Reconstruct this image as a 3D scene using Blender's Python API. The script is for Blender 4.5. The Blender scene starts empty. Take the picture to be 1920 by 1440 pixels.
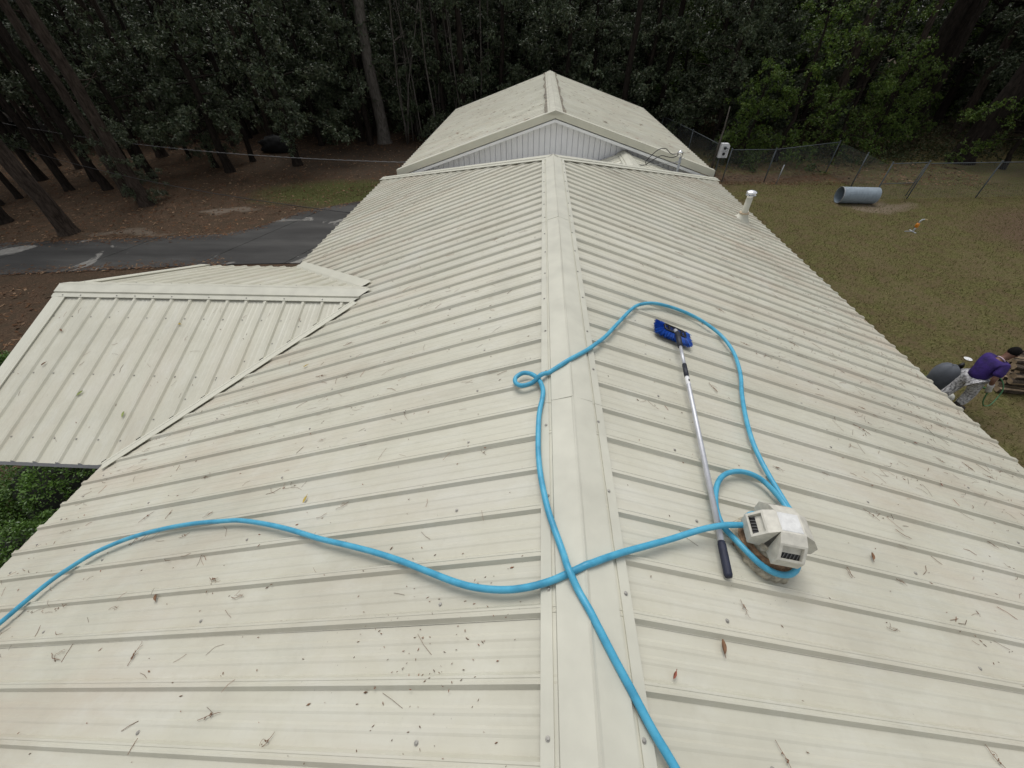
import bpy, math, random
import numpy as np
from mathutils import Vector, Matrix

# ------------------------------------------------------------------ camera, sky, sun
scene = bpy.context.scene
COL = scene.collection
GROUND = 0.0
RZ = 3.95                      # height of the main ridge over the ground
cam_data = bpy.data.cameras.new("camera")
cam = bpy.data.objects.new("camera", cam_data)
COL.objects.link(cam)
cam_data.sensor_width = 36.0
cam_data.lens = 36.0 * 740.0 / 1920.0
cam_data.clip_start = 0.02
cam_data.clip_end = 1000.0
_R = Vector((0.99834483, 0.0560632, -0.01282612))
_U = Vector((-0.02869382, 0.67882872, 0.7337358))
_F = Vector((-0.04984232, 0.73215332, -0.67931382))
_m = Matrix((( _R.x, _U.x, -_F.x, -0.2442), (_R.y, _U.y, -_F.y, 0.0), (_R.z, _U.z, -_F.z, 1.6568 + RZ), (0, 0, 0, 1)))
cam.matrix_world = _m
scene.camera = cam

SUN_EL, SUN_AZ = 66.0, -14.0     # sun direction: elevation, azimuth clockwise from +Y
world = bpy.data.worlds.new("World")
scene.world = world
world.use_nodes = True
wn = world.node_tree
for n in list(wn.nodes): wn.nodes.remove(n)
sky = wn.nodes.new("ShaderNodeTexSky")
sky.sky_type = 'NISHITA'
sky.sun_disc = False
sky.sun_elevation = math.radians(SUN_EL)
sky.sun_rotation = math.radians(SUN_AZ)
sky.air_density = 1.0
sky.dust_density = 2.0
sky.ozone_density = 1.0
hs = wn.nodes.new("ShaderNodeHueSaturation")
hs.inputs['Saturation'].default_value = 0.15     # cloud cover: nearly colourless sky
bg = wn.nodes.new("ShaderNodeBackground")
bg.inputs['Strength'].default_value = 0.122
wo = wn.nodes.new("ShaderNodeOutputWorld")
wn.links.new(sky.outputs[0], hs.inputs['Color'])
wn.links.new(hs.outputs[0], bg.inputs['Color'])
wn.links.new(bg.outputs[0], wo.inputs['Surface'])

sun_data = bpy.data.lights.new("sun", 'SUN')
sun_data.energy = 1.15
sun_data.angle = math.radians(34)
sun_data.color = (1.0, 0.975, 0.945)
sun = bpy.data.objects.new("sun", sun_data)
COL.objects.link(sun)
_az, _el = math.radians(SUN_AZ), math.radians(SUN_EL)
_sd = Vector((math.sin(_az) * math.cos(_el), math.cos(_az) * math.cos(_el), math.sin(_el)))
sun.rotation_euler = _sd.to_track_quat('Z', 'Y').to_euler()
sun.location = (0, 0, 30)

vs = scene.view_settings
vs.view_transform = 'Standard'
vs.look = 'None'
vs.exposure = 0.36
vs.gamma = 1.0
vs.use_curve_mapping = False
scene.render.engine = 'CYCLES'
scene.cycles.use_denoising = True
scene.cycles.max_bounces = 6
scene.cycles.diffuse_bounces = 3
scene.cycles.glossy_bounces = 2
scene.cycles.transmission_bounces = 2
scene.cycles.sample_clamp_indirect = 4.0

random.seed(7)
NP = np.random.default_rng(11)

# ------------------------------------------------------------------ helpers
class MB:
    """collects vertices and faces; build() links them as one mesh object"""
    def __init__(s): s.v = []; s.f = []; s.uv = None
    def add(s, vs_, fs):
        b = len(s.v); s.v += [tuple(p) for p in vs_]; s.f += [tuple(i + b for i in q) for q in fs]
    def box(s, x0, x1, y0, y1, z0, z1, M=None):
        p = [(x0,y0,z0),(x1,y0,z0),(x1,y1,z0),(x0,y1,z0),(x0,y0,z1),(x1,y0,z1),(x1,y1,z1),(x0,y1,z1)]
        if M is not None: p = [tuple(M @ Vector(q)) for q in p]
        s.add(p, [(0,3,2,1),(4,5,6,7),(0,1,5,4),(1,2,6,5),(2,3,7,6),(3,0,4,7)])
    def prism(s, base, top):
        n = len(base); s.add(list(base) + list(top), [tuple(range(n - 1, -1, -1)), tuple(range(n, 2 * n))] + [(i, (i + 1) % n, (i + 1) % n + n, i + n) for i in range(n)])
    def tube(s, pts, rad, n=8, cap=True):
        pts = [Vector(p) for p in pts]
        rs = rad if isinstance(rad, (list, tuple)) else [rad] * len(pts)
        up = None; rings = []
        for i, p in enumerate(pts):
            t = (pts[min(i + 1, len(pts) - 1)] - pts[max(i - 1, 0)])
            if t.length < 1e-9: t = Vector((0, 0, 1))
            t.normalize()
            if up is None:
                up = Vector((0, 0, 1)) if abs(t.z) < 0.9 else Vector((1, 0, 0))
            sx = t.cross(up)
            if sx.length < 1e-6: sx = t.orthogonal()
            sx.normalize(); up = sx.cross(t).normalized()
            rings.append([p + (sx * math.cos(2 * math.pi * k / n) + up * math.sin(2 * math.pi * k / n)) * rs[i] for k in range(n)])
        vv = [q for r_ in rings for q in r_]; ff = []
        for i in range(len(rings) - 1):
            for k in range(n):
                ff.append((i * n + k, i * n + (k + 1) % n, (i + 1) * n + (k + 1) % n, (i + 1) * n + k))
        if cap:
            ff.append(tuple(range(n))[::-1]); ff.append(tuple(range((len(rings) - 1) * n, len(rings) * n)))
        s.add(vv, ff)
    def lathe(s, prof, n=20, M=None, close=False):
        vv = []
        for r_, z in prof:
            for k in range(n):
                a = 2 * math.pi * k / n; q = Vector((r_ * math.cos(a), r_ * math.sin(a), z))
                vv.append(M @ q if M is not None else q)
        ff = []
        m_ = len(prof)
        for i in range(m_ - 1):
            for k in range(n):
                ff.append((i * n + k, i * n + (k + 1) % n, (i + 1) * n + (k + 1) % n, (i + 1) * n + k))
        if close:
            ff.append(tuple(range(n))[::-1]); ff.append(tuple(range((m_ - 1) * n, m_ * n)))
        s.add(vv, ff)
    def mesh(s, name, m, smooth=False):
        me = bpy.data.meshes.new(name); me.from_pydata(s.v, [], s.f); me.update()
        if m is not None: me.materials.append(m)
        if s.uv is not None:
            ul = me.uv_layers.new(name="UVMap")
            idx = np.zeros(len(me.loops), dtype=np.int32); me.loops.foreach_get("vertex_index", idx)
            ul.data.foreach_set("uv", np.array(s.uv, dtype=np.float32)[idx].ravel())
        if smooth: me.polygons.foreach_set("use_smooth", [True] * len(me.polygons))
        return me
    def build(s, name, m, parent=None, smooth=False):
        return link(name, s.mesh(name, m, smooth), parent)

def link(name, data, parent=None, loc=None):
    o = bpy.data.objects.new(name, data); COL.objects.link(o)
    if parent is not None:
        o.parent = parent
        o.matrix_parent_inverse = Matrix.Translation(-Vector(parent.location)) if parent.type == 'EMPTY' and parent.get('_plain') else Matrix.Identity(4)
    if loc is not None: o.location = loc
    return o

def np_mesh(name, V, F, m):
    me = bpy.data.meshes.new(name)
    V = np.asarray(V, dtype=np.float32).reshape(-1, 3); F = np.asarray(F, dtype=np.int32)
    k = F.shape[1]
    me.vertices.add(len(V)); me.vertices.foreach_set("co", V.ravel())
    me.loops.add(F.size); me.loops.foreach_set("vertex_index", F.ravel())
    me.polygons.add(len(F)); me.polygons.foreach_set("loop_start", np.arange(0, F.size, k, dtype=np.int32))
    me.update(calc_edges=True)
    if m is not None: me.materials.append(m)
    return me

def thing(name, label, cat, loc=(0, 0, 0), group=None):
    o = bpy.data.objects.new(name, None); COL.objects.link(o)
    o.location = loc; o.empty_display_size = 0.1
    o['_plain'] = 1                       # parts below are given in world coordinates
    tag(o, label, cat, group); return o
def tag(o, label=None, cat=None, group=None, kind=None):
    if label: o['label'] = label
    if cat: o['category'] = cat
    if group: o['group'] = group
    if kind: o['kind'] = kind
    return o
def origin_to(o, p):
    """put a mesh object's origin at p without moving its surface"""
    p = Vector(p); o.data.transform(Matrix.Translation(-p)); o.location = p; return o
def copy_tree(o, parent=None):
    c = o.copy(); COL.objects.link(c); c.parent = parent
    if parent is not None: c.matrix_parent_inverse = o.matrix_parent_inverse.copy()
    for ch in list(o.children): copy_tree(ch, c)
    return c
def smoothstep(a, b, x): 
    t = min(1, max(0, (x - a) / (b - a))); return t * t * (3 - 2 * t)
def catmull(P, sub=6):
    P = [Vector(p) for p in P]; out = []
    for i in range(len(P) - 1):
        p0 = P[max(i - 1, 0)]; p1 = P[i]; p2 = P[i + 1]; p3 = P[min(i + 2, len(P) - 1)]
        for k in range(sub):
            t = k / sub
            out.append(0.5 * ((2 * p1) + (p2 - p0) * t + (2 * p0 - 5 * p1 + 4 * p2 - p3) * t * t + (3 * p1 - p0 - 3 * p2 + p3) * t ** 3))
    out.append(P[-1]); return out

# ------------------------------------------------------------------ materials
def new_mat(name):
    m = bpy.data.materials.new(name); m.use_nodes = True
    nt = m.node_tree; b = nt.nodes.get("Principled BSDF"); return m, nt, b
def N(nt, t, **k):
    n = nt.nodes.new(t)
    for a, v in k.items(): setattr(n, a, v)
    return n
def L(nt, a, b): nt.links.new(a, b)
def ramp(nt, src, stops):
    r_ = N(nt, "ShaderNodeValToRGB"); e = r_.color_ramp.elements
    while len(e) < len(stops): e.new(0.5)
    for q, (p, c) in zip(e, stops):
        q.position = p; q.color = (c[0], c[1], c[2], 1) if not isinstance(c, (int, float)) else (c, c, c, 1)
    L(nt, src, r_.inputs[0]); return r_
def mix(nt, fac, a, b, mode='MIX'):
    n = N(nt, "ShaderNodeMix", data_type='RGBA', blend_type=mode)
    for sock, v in ((n.inputs[0], fac), (n.inputs[6], a), (n.inputs[7], b)):
        if isinstance(v, (int, float)): sock.default_value = v
        elif isinstance(v, tuple): sock.default_value = (v[0], v[1], v[2], 1)
        else: L(nt, v, sock)
    return n.outputs[2]
def mathn(nt, op, a, b=0.0, clamp=False):
    n = N(nt, "ShaderNodeMath", operation=op, use_clamp=clamp)
    for sock, v in ((n.inputs[0], a), (n.inputs[1], b)):
        if isinstance(v, (int, float)): sock.default_value = v
        else: L(nt, v, sock)
    return n.outputs[0]
def noise(nt, vec, scale, detail=4, rough=0.55, dist=0.0):
    n = N(nt, "ShaderNodeTexNoise"); n.inputs['Scale'].default_value = scale
    n.inputs['Detail'].default_value = detail; n.inputs['Roughness'].default_value = rough; n.inputs['Distortion'].default_value = dist
    if vec is not None: L(nt, vec, n.inputs['Vector'])
    return n.outputs[0]
def mapping(nt, vec, scale=(1, 1, 1), loc=(0, 0, 0), rot=(0, 0, 0)):
    n = N(nt, "ShaderNodeMapping"); n.inputs['Scale'].default_value = scale; n.inputs['Location'].default_value = loc; n.inputs['Rotation'].default_value = rot
    L(nt, vec, n.inputs['Vector']); return n.outputs[0]
def position(nt): return N(nt, "ShaderNodeNewGeometry").outputs['Position']
def bump(nt, b, h, strength=0.3, dist=0.01):
    n = N(nt, "ShaderNodeBump"); n.inputs['Strength'].default_value = strength; n.inputs['Distance'].default_value = dist
    L(nt, h, n.inputs['Height']); L(nt, n.outputs[0], b.inputs['Normal'])

def mat_simple(name, col, rough=0.6, var=0.15, scale=8.0, metal=0.0, spec=0.5, bmp=0.0, bscale=40.0):
    m, nt, b = new_mat(name); p = position(nt)
    f = noise(nt, p, scale, 5)
    r_ = ramp(nt, f, [(0.3, tuple(c * (1 - var) for c in col)), (0.7, tuple(min(1, c * (1 + var)) for c in col))])
    L(nt, r_.outputs[0], b.inputs['Base Color'])
    b.inputs['Roughness'].default_value = rough; b.inputs['Metallic'].default_value = metal
    b.inputs['Specular IOR Level'].default_value = spec
    if bmp: bump(nt, b, noise(nt, p, bscale, 4), bmp, 0.01)
    return m

def mat_roof(name, base=(0.565, 0.550, 0.452), stain=0.75, rear=False):
    m, nt, b = new_mat(name)
    uv = N(nt, "ShaderNodeUVMap").outputs[0]
    p = position(nt)
    st = mapping(nt, uv, (9.0, 0.55, 1.0))                  # streaks run down the slope
    f1 = noise(nt, st, 3.0, 6, 0.6)
    f2 = noise(nt, p, 1.3, 5, 0.6, 0.4)
    f3 = noise(nt, p, 22.0, 4, 0.6)
    obj = N(nt, "ShaderNodeObjectInfo").outputs['Random']
    c = ramp(nt, f2, [(0.3, tuple(x * 0.90 for x in base)), (0.52, base), (0.72, (base[0] * 1.05, base[1] * 1.055, base[2] * 1.10))]).outputs[0]
    s = ramp(nt, f1, [(0.40, 0.0), (0.72, 1.0)]).outputs[0]
    c = mix(nt, mathn(nt, 'MULTIPLY', s, 0.20 * stain), c, (0.36, 0.32, 0.23))
    # pinkish brown tannin wash, patchy, gathering towards the eave
    sep = N(nt, "ShaderNodeSeparateXYZ"); L(nt, uv, sep.inputs[0])
    dn = mathn(nt, 'MULTIPLY', sep.outputs[1], 0.30, True)
    pk = ramp(nt, noise(nt, mapping(nt, uv, (1.4, 0.45, 1), (3, 7, 0)), 1.7, 5, 0.6), [(0.45, 0.0), (0.70, 1.0)]).outputs[0]
    c = mix(nt, mathn(nt, 'MULTIPLY', mathn(nt, 'MULTIPLY', pk, dn), 0.55 * stain), c, (0.46, 0.35, 0.26))
    # run marks: thin irregular streaks, denser in some places than others
    rm = ramp(nt, noise(nt, mapping(nt, uv, (38.0, 0.9, 1), (1, 2, 0)), 2.0, 5, 0.65), [(0.55, 0.0), (0.70, 1.0)]).outputs[0]
    rg = ramp(nt, noise(nt, p, 0.8, 4, 0.6), [(0.42, 0.0), (0.62, 1.0)]).outputs[0]
    c = mix(nt, mathn(nt, 'MULTIPLY', mathn(nt, 'MULTIPLY', rm, rg), 0.30 * stain), c, (0.30, 0.27, 0.20))
    ch = ramp(nt, noise(nt, mapping(nt, uv, (2.2, 1.0, 1), (9, 4, 0)), 3.0, 5, 0.7), [(0.50, 0.0), (0.68, 1.0)]).outputs[0]
    c = mix(nt, mathn(nt, 'MULTIPLY', ch, 0.22), c, (0.66, 0.66, 0.60))
    # dirt flecks and mildew dots
    v1 = N(nt, "ShaderNodeTexVoronoi", feature='F1'); v1.inputs['Scale'].default_value = 26.0; v1.inputs['Randomness'].default_value = 1.0
    L(nt, p, v1.inputs['Vector'])
    d = ramp(nt, v1.outputs['Distance'], [(0.035, 1.0), (0.075, 0.0)]).outputs[0]
    gate = ramp(nt, noise(nt, p, 1.9, 3, 0.5), [(0.52, 0.0), (0.62, 1.0)]).outputs[0]
    c = mix(nt, mathn(nt, 'MULTIPLY', mathn(nt, 'MULTIPLY', d, gate), 0.5), c, (0.10, 0.08, 0.06))
    c = mix(nt, mathn(nt, 'MULTIPLY', ramp(nt, f3, [(0.52, 0.0), (0.75, 1.0)]).outputs[0], 0.10), c, (0.33, 0.31, 0.24))
    hv = N(nt, "ShaderNodeHueSaturation"); L(nt, c, hv.inputs['Color'])
    L(nt, mathn(nt, 'ADD', mathn(nt, 'MULTIPLY', obj, 0.07), 0.965), hv.inputs['Value'])
    L(nt, hv.outputs[0], b.inputs['Base Color'])
    L(nt, ramp(nt, f1, [(0.3, 0.28), (0.8, 0.50)]).outputs[0], b.inputs['Roughness'])
    b.inputs['Specular IOR Level'].default_value = 0.5
    w = mathn(nt, 'ADD', noise(nt, mapping(nt, uv, (3.0, 0.8, 1)), 1.6, 2), mathn(nt, 'MULTIPLY', f3, 0.06))
    bump(nt, b, w, 0.22, 0.02)
    return m

def mat_leaf(name, cols, rough=0.45, trans=0.12, spec=0.4):
    m, nt, b = new_mat(name)
    g = N(nt, "ShaderNodeNewGeometry")
    isl = g.outputs['Random Per Island']
    n = len(cols)
    r_ = ramp(nt, isl, [((i + 0.5) / n, c) for i, c in enumerate(cols)])
    big = ramp(nt, noise(nt, g.outputs['Position'], 0.55, 3), [(0.35, 0.72), (0.65, 1.25)]).outputs[0]
    c = mix(nt, 1.0, r_.outputs[0], big, 'MULTIPLY')
    L(nt, c, b.inputs['Base Color'])
    b.inputs['Roughness'].default_value = rough
    b.inputs['Specular IOR Level'].default_value = spec
    out = nt.nodes.get("Material Output")
    if trans > 0:
        tb = N(nt, "ShaderNodeBsdfTranslucent"); L(nt, c, tb.inputs['Color'])
        ms = N(nt, "ShaderNodeMixShader"); ms.inputs[0].default_value = trans
        L(nt, b.outputs[0], ms.inputs[1]); L(nt, tb.outputs[0], ms.inputs[2]); L(nt, ms.outputs[0], out.inputs['Surface'])
    return m

def mat_bark(name, a, c2, scale=6.0):
    m, nt, b = new_mat(name); tc = N(nt, "ShaderNodeTexCoord").outputs['Object']
    v = mapping(nt, tc, (1, 1, 0.28))
    f = noise(nt, v, scale * 2.2, 6, 0.65, 0.5)
    L(nt, ramp(nt, f, [(0.35, a), (0.65, c2)]).outputs[0], b.inputs['Base Color'])
    b.inputs['Roughness'].default_value = 0.9; b.inputs['Specular IOR Level'].default_value = 0.15
    bump(nt, b, f, 0.9, 0.05); return m

def mat_ground():
    m, nt, b = new_mat("ground_cover"); p = position(nt)
    sep = N(nt, "ShaderNodeSeparateXYZ"); L(nt, p, sep.inputs[0])
    n1 = noise(nt, p, 0.35, 5, 0.6); n2 = noise(nt, p, 2.2, 5, 0.6); n3 = noise(nt, p, 18.0, 4, 0.65); n4 = noise(nt, p, 60.0, 3, 0.6)
    wob = mathn(nt, 'MULTIPLY', mathn(nt, 'SUBTRACT', n1, 0.5), 9.0)
    xw = mathn(nt, 'ADD', sep.outputs[0], wob); yw = mathn(nt, 'ADD', sep.outputs[1], wob)
    straw = ramp(nt, n3, [(0.28, (0.034, 0.022, 0.015)), (0.5, (0.090, 0.056, 0.036)), (0.72, (0.17, 0.112, 0.072))]).outputs[0]
    straw = mix(nt, ramp(nt, n2, [(0.36, 0.0), (0.62, 0.75)]).outputs[0], straw, (0.058, 0.045, 0.030))
    grass = ramp(nt, n3, [(0.28, (0.040, 0.040, 0.012)), (0.5, (0.110, 0.102, 0.038)), (0.72, (0.19, 0.170, 0.080))]).outputs[0]
    grass = mix(nt, ramp(nt, n2, [(0.42, 0.0), (0.62, 0.75)]).outputs[0], grass, (0.110, 0.076, 0.044))
    grass = mix(nt, ramp(nt, noise(nt, p, 0.55, 5, 0.65), [(0.46, 0.0), (0.64, 0.5)]).outputs[0], grass, (0.140, 0.112, 0.060))
    n5 = noise(nt, p, 7.0, 4, 0.6)
    grass = mix(nt, ramp(nt, n5, [(0.50, 0.0), (0.68, 0.55)]).outputs[0], grass, (0.080, 0.088, 0.026))
    green = ramp(nt, n3, [(0.28, (0.035, 0.042, 0.012)), (0.55, (0.085, 0.095, 0.030)), (0.75, (0.15, 0.135, 0.06))]).outputs[0]
    dirt = ramp(nt, n3, [(0.3, (0.070, 0.042, 0.028)), (0.7, (0.150, 0.100, 0.070))]).outputs[0]
    right = ramp(nt, mathn(nt, 'MULTIPLY', mathn(nt, 'SUBTRACT', xw, 1.5), 0.25, True), [(0.0, 0.0), (1.0, 1.0)]).outputs[0]
    c = mix(nt, right, straw, grass)
    # green verge above the driveway, brown worn patch right of the sprinkler, leaf-mould wood floor behind with canopy shade painted in
    def patch(cx, cy, rx, ry):
        ax = mathn(nt, 'POWER', mathn(nt, 'ABSOLUTE', mathn(nt, 'MULTIPLY', mathn(nt, 'SUBTRACT', mathn(nt, 'ADD', sep.outputs[0], mathn(nt, 'MULTIPLY', wob, .35)), cx), 1 / rx)), 2.0)
        ay = mathn(nt, 'POWER', mathn(nt, 'ABSOLUTE', mathn(nt, 'MULTIPLY', mathn(nt, 'SUBTRACT', mathn(nt, 'ADD', sep.outputs[1], mathn(nt, 'MULTIPLY', wob, .3)), cy), 1 / ry)), 2.0)
        return mathn(nt, 'SUBTRACT', 1.35, mathn(nt, 'ADD', ax, ay), True)
    c = mix(nt, mathn(nt, 'MULTIPLY', patch(-8.6, 18.2, 4.2, 2.0), 0.9), c, green)
    c = mix(nt, mathn(nt, 'MULTIPLY', patch(18.5, 14.0, 3.6, 2.8), 0.8), c, dirt)
    c = mix(nt, mathn(nt, 'MULTIPLY', patch(9.0, 20.6, 6.0, 1.0), 0.8), c, dirt)
    c = mix(nt, mathn(nt, 'MULTIPLY', patch(13.2, 17.0, 1.4, 0.5), 0.8), c, (0.19, 0.15, 0.11))
    c = mix(nt, mathn(nt, 'MULTIPLY', patch(-12.9, 15.9, 1.0, .35), 0.7), c, (0.20, 0.165, 0.13))
    c = mix(nt, mathn(nt, 'MULTIPLY', patch(-15.0, 13.6, 1.6, .25), 0.6), c, (0.17, 0.14, 0.11))
    c = mix(nt, mathn(nt, 'MULTIPLY', patch(10.5, 4.3, 2.2, 1.6), 0.55), c, dirt)
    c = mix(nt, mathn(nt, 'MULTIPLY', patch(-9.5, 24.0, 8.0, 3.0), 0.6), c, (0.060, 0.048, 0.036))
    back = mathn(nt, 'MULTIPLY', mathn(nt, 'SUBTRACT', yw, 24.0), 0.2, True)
    c = mix(nt, mathn(nt, 'MULTIPLY', back, 0.85), c, ramp(nt, n3, [(0.3, (0.014, 0.010, 0.007)), (0.7, (0.050, 0.033, 0.022))]).outputs[0])  # leaf mould darkened towards the back, standing in for shade under the trees
    c = mix(nt, ramp(nt, n4, [(0.60, 0.0), (0.72, 0.35)]).outputs[0], c, (0.26, 0.21, 0.15))
    L(nt, c, b.inputs['Base Color']); b.inputs['Roughness'].default_value = 0.95; b.inputs['Specular IOR Level'].default_value = 0.1
    bump(nt, b, mathn(nt, 'ADD', n3, mathn(nt, 'MULTIPLY', n4, 0.5)), 0.7, 0.05)
    return m

def mat_concrete(nm="damp_concrete", t=0.585):
    m, nt, b = new_mat(nm); p = position(nt)
    n1 = noise(nt, p, 0.42, 6, 0.62, 1.2); n2 = noise(nt, p, 9.0, 5, 0.6); n3 = noise(nt, mapping(nt, p, (0.25, 1.2, 1)), 1.0, 5, 0.6)
    wet = ramp(nt, n1, [(t, 1.0), (t + 0.03, 0.0)])
    dry = ramp(nt, n2, [(0.3, (0.17, 0.165, 0.15)), (0.7, (0.25, 0.24, 0.22))]).outputs[0]
    damp = ramp(nt, n3, [(0.3, (0.018, 0.017, 0.016)), (0.5, (0.038, 0.037, 0.035)), (0.7, (0.068, 0.066, 0.062))]).outputs[0]
    L(nt, mix(nt, wet.outputs[0], dry, damp), b.inputs['Base Color'])
    L(nt, ramp(nt, wet.outputs[0], [(0, 0.85), (1, 0.6)]).outputs[0], b.inputs['Roughness'])
    b.inputs['Specular IOR Level'].default_value = 0.3
    bump(nt, b, n2, 0.3, 0.01); return m

M = {}
M['roof'] = mat_roof("cream_metal_roofing")
M['roof_back'] = mat_roof("weathered_cream_roofing", (0.71, 0.695, 0.58), 0.8)
M['trim'] = mat_simple("cream_trim_metal", (0.575, 0.565, 0.475), 0.45, 0.05, 3.0, spec=0.35)
M['ridge'] = mat_simple("cream_ridge_metal", (0.545, 0.535, 0.450), 0.45, 0.08, 5.0, spec=0.35)
M['ridge_dirty'] = mat_simple("mildewed_ridge_metal", (0.17, 0.15, 0.11), 0.8, 0.6, 5.0)
M['ridge_back'] = mat_simple("weathered_ridge_metal", (0.47, 0.46, 0.38), 0.6, 0.16, 4.0)
M['white'] = mat_simple("white_vinyl", (0.80, 0.81, 0.82), 0.45, 0.04, 4.0)
M['siding'] = mat_simple("white_siding", (0.85, 0.86, 0.89), 0.5, 0.03, 3.0)
M['fascia'] = mat_simple("grey_white_fascia", (0.50, 0.51, 0.53), 0.5, 0.08, 3.0)
M['dark'] = mat_simple("tarred_underlay", (0.018, 0.017, 0.016), 0.9, 0.3, 6.0)
M['wood_deck'] = mat_simple("deck_plywood", (0.08, 0.055, 0.035), 0.9, 0.3, 6.0)
M['screw'] = mat_simple("zinc_screw", (0.30, 0.29, 0.26), 0.5, 0.2, 30.0, metal=0.3)
M['galv'] = mat_simple("galvanised_steel", (0.36, 0.38, 0.40), 0.45, 0.15, 5.0, metal=0.35)
M['alu'] = mat_simple("brushed_aluminium", (0.56, 0.57, 0.60), 0.5, 0.08, 30.0, metal=0.55)
M['shiny'] = mat_simple("bright_tin", (0.85, 0.86, 0.88), 0.22, 0.04, 10.0, metal=0.9)
M['black'] = mat_simple("black_plastic", (0.012, 0.012, 0.013), 0.4, 0.2, 10.0)
M['rubber'] = mat_simple("dark_rubber", (0.016, 0.018, 0.028), 0.55, 0.2, 10.0)
M['navy'] = mat_simple("navy_grip", (0.014, 0.018, 0.040), 0.6, 0.2, 20.0, bmp=0.3, bscale=150)
M['bristle'] = mat_leaf("blue_bristles", [(0.006, 0.045, 0.26), (0.010, 0.075, 0.40), (0.016, 0.11, 0.52)], 0.45, 0.0)
M['sticker'] = mat_simple("white_sticker", (0.72, 0.72, 0.72), 0.5, 0.03, 20.0)
M['wire'] = mat_simple("weathered_cable", (0.10, 0.10, 0.10), 0.7, 0.2, 3.0)
M['wire_light'] = mat_simple("bare_aluminium_cable", (0.30, 0.30, 0.30), 0.6, 0.2, 3.0, metal=0.3)
M['rust'] = mat_simple("rusty_flange", (0.27, 0.165, 0.095), 0.85, 0.70, 26.0, bmp=0.6, bscale=60)
M['caulk'] = mat_simple("weathered_caulk", (0.42, 0.38, 0.29), 0.85, 0.45, 35.0, bmp=0.8, bscale=60)
M['concrete'] = mat_concrete()
M['concrete_dry'] = mat_concrete('half_dry_concrete', 0.47)
M['ground'] = mat_ground()
M['orange'] = mat_simple("orange_plastic", (0.65, 0.22, 0.012), 0.45, 0.1, 20.0)
M['pvc'] = mat_simple("grey_pvc", (0.42, 0.44, 0.46), 0.5, 0.08, 10.0)
M['green_hose'] = mat_simple("green_hose", (0.045, 0.14, 0.055), 0.55, 0.1, 10.0)
M['skin'] = mat_simple("brown_skin", (0.14, 0.065, 0.040), 0.55, 0.1, 12.0)
M['glove'] = mat_simple("grey_glove", (0.42, 0.41, 0.38), 0.8, 0.2, 30.0)
M['hair'] = mat_simple("black_hair", (0.008, 0.007, 0.007), 0.9, 0.3, 40.0, spec=0.1, bmp=0.8, bscale=90)
M['purple'] = mat_simple("purple_cotton", (0.026, 0.009, 0.110), 0.85, 0.45, 9.0, bmp=0.8, bscale=16)
M['collar'] = mat_simple("pale_collar", (0.55, 0.42, 0.48), 0.85, 0.1, 9.0)
M['boot'] = mat_simple("dark_boot", (0.020, 0.013, 0.010), 0.6, 0.3, 20.0)
M['charcoal'] = mat_simple("charcoal_canvas", (0.095, 0.105, 0.122), 0.85, 0.2, 5.0, bmp=0.6, bscale=7)
M['ball'] = mat_simple("white_plastic_ball", (0.72, 0.72, 0.64), 0.5, 0.04, 8.0)
M['tarp'] = mat_simple("black_heap", (0.006, 0.006, 0.006), 0.8, 0.4, 4.0, bmp=0.5, bscale=8)
M['leaf_brown'] = mat_simple("dead_leaf_brown", (0.17, 0.085, 0.04), 0.75, 0.4, 60.0)
M['leaf_red'] = mat_simple("dead_leaf_red", (0.20, 0.06, 0.035), 0.75, 0.4, 60.0)
M['leaf_yellow'] = mat_simple("fallen_yellow_leaf", (0.42, 0.30, 0.035), 0.65, 0.25, 60.0)
M['leaf_green'] = mat_simple("fallen_green_leaf", (0.24, 0.29, 0.075), 0.65, 0.25, 60.0)
M['twig'] = mat_simple("dry_twig", (0.19, 0.105, 0.062), 0.85, 0.4, 40.0)
M['litter'] = mat_leaf("roof_litter", [(0.11, 0.062, 0.038), (0.22, 0.125, 0.075), (0.15, 0.085, 0.05), (0.27, 0.12, 0.07)], 0.85, 0.0, 0.1)
M['straw'] = mat_leaf("pine_straw", [(0.075, 0.038, 0.022), (0.15, 0.080, 0.042), (0.11, 0.06, 0.034), (0.24, 0.16, 0.10)], 0.9, 0.0, 0.1)
M['grass'] = mat_leaf("dry_grass_blades", [(0.085, 0.082, 0.024), (0.13, 0.115, 0.045), (0.070, 0.085, 0.020), (0.20, 0.165, 0.085)], 0.8, 0.15, 0.1)
M['magnolia'] = mat_leaf("dark_evergreen_leaves", [(0.045, 0.064, 0.032), (0.080, 0.105, 0.048), (0.064, 0.092, 0.054), (0.120, 0.132, 0.075)], 0.46, 0.14, 0.38)
M['bright'] = mat_leaf("fresh_green_leaves", [(0.050, 0.095, 0.014), (0.090, 0.150, 0.022), (0.065, 0.120, 0.020), (0.13, 0.175, 0.032)], 0.5, 0.22, 0.3)
M['boxwood'] = mat_leaf("boxwood_leaves", [(0.055, 0.120, 0.018), (0.110, 0.200, 0.030), (0.080, 0.155, 0.024)], 0.4, 0.1, 0.45)
M['needle'] = mat_leaf("pine_needles", [(0.020, 0.034, 0.012), (0.034, 0.050, 0.016)], 0.6, 0.1, 0.2)
M['wood_floor'] = mat_leaf("far_foliage", [(0.010, 0.018, 0.008), (0.020, 0.030, 0.012), (0.028, 0.036, 0.016)], 0.8, 0.0, 0.2)
M['bark_pine'] = mat_bark("pine_bark", (0.022, 0.016, 0.012), (0.075, 0.058, 0.046))
M['bark_dark'] = mat_bark("dark_bark", (0.010, 0.008, 0.006), (0.034, 0.026, 0.021))
M['bark_pale'] = mat_bark("pale_bark", (0.060, 0.052, 0.044), (0.16, 0.145, 0.125))
M['bark_log'] = mat_bark("log_bark", (0.030, 0.022, 0.016), (0.10, 0.08, 0.06), 10)
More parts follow.
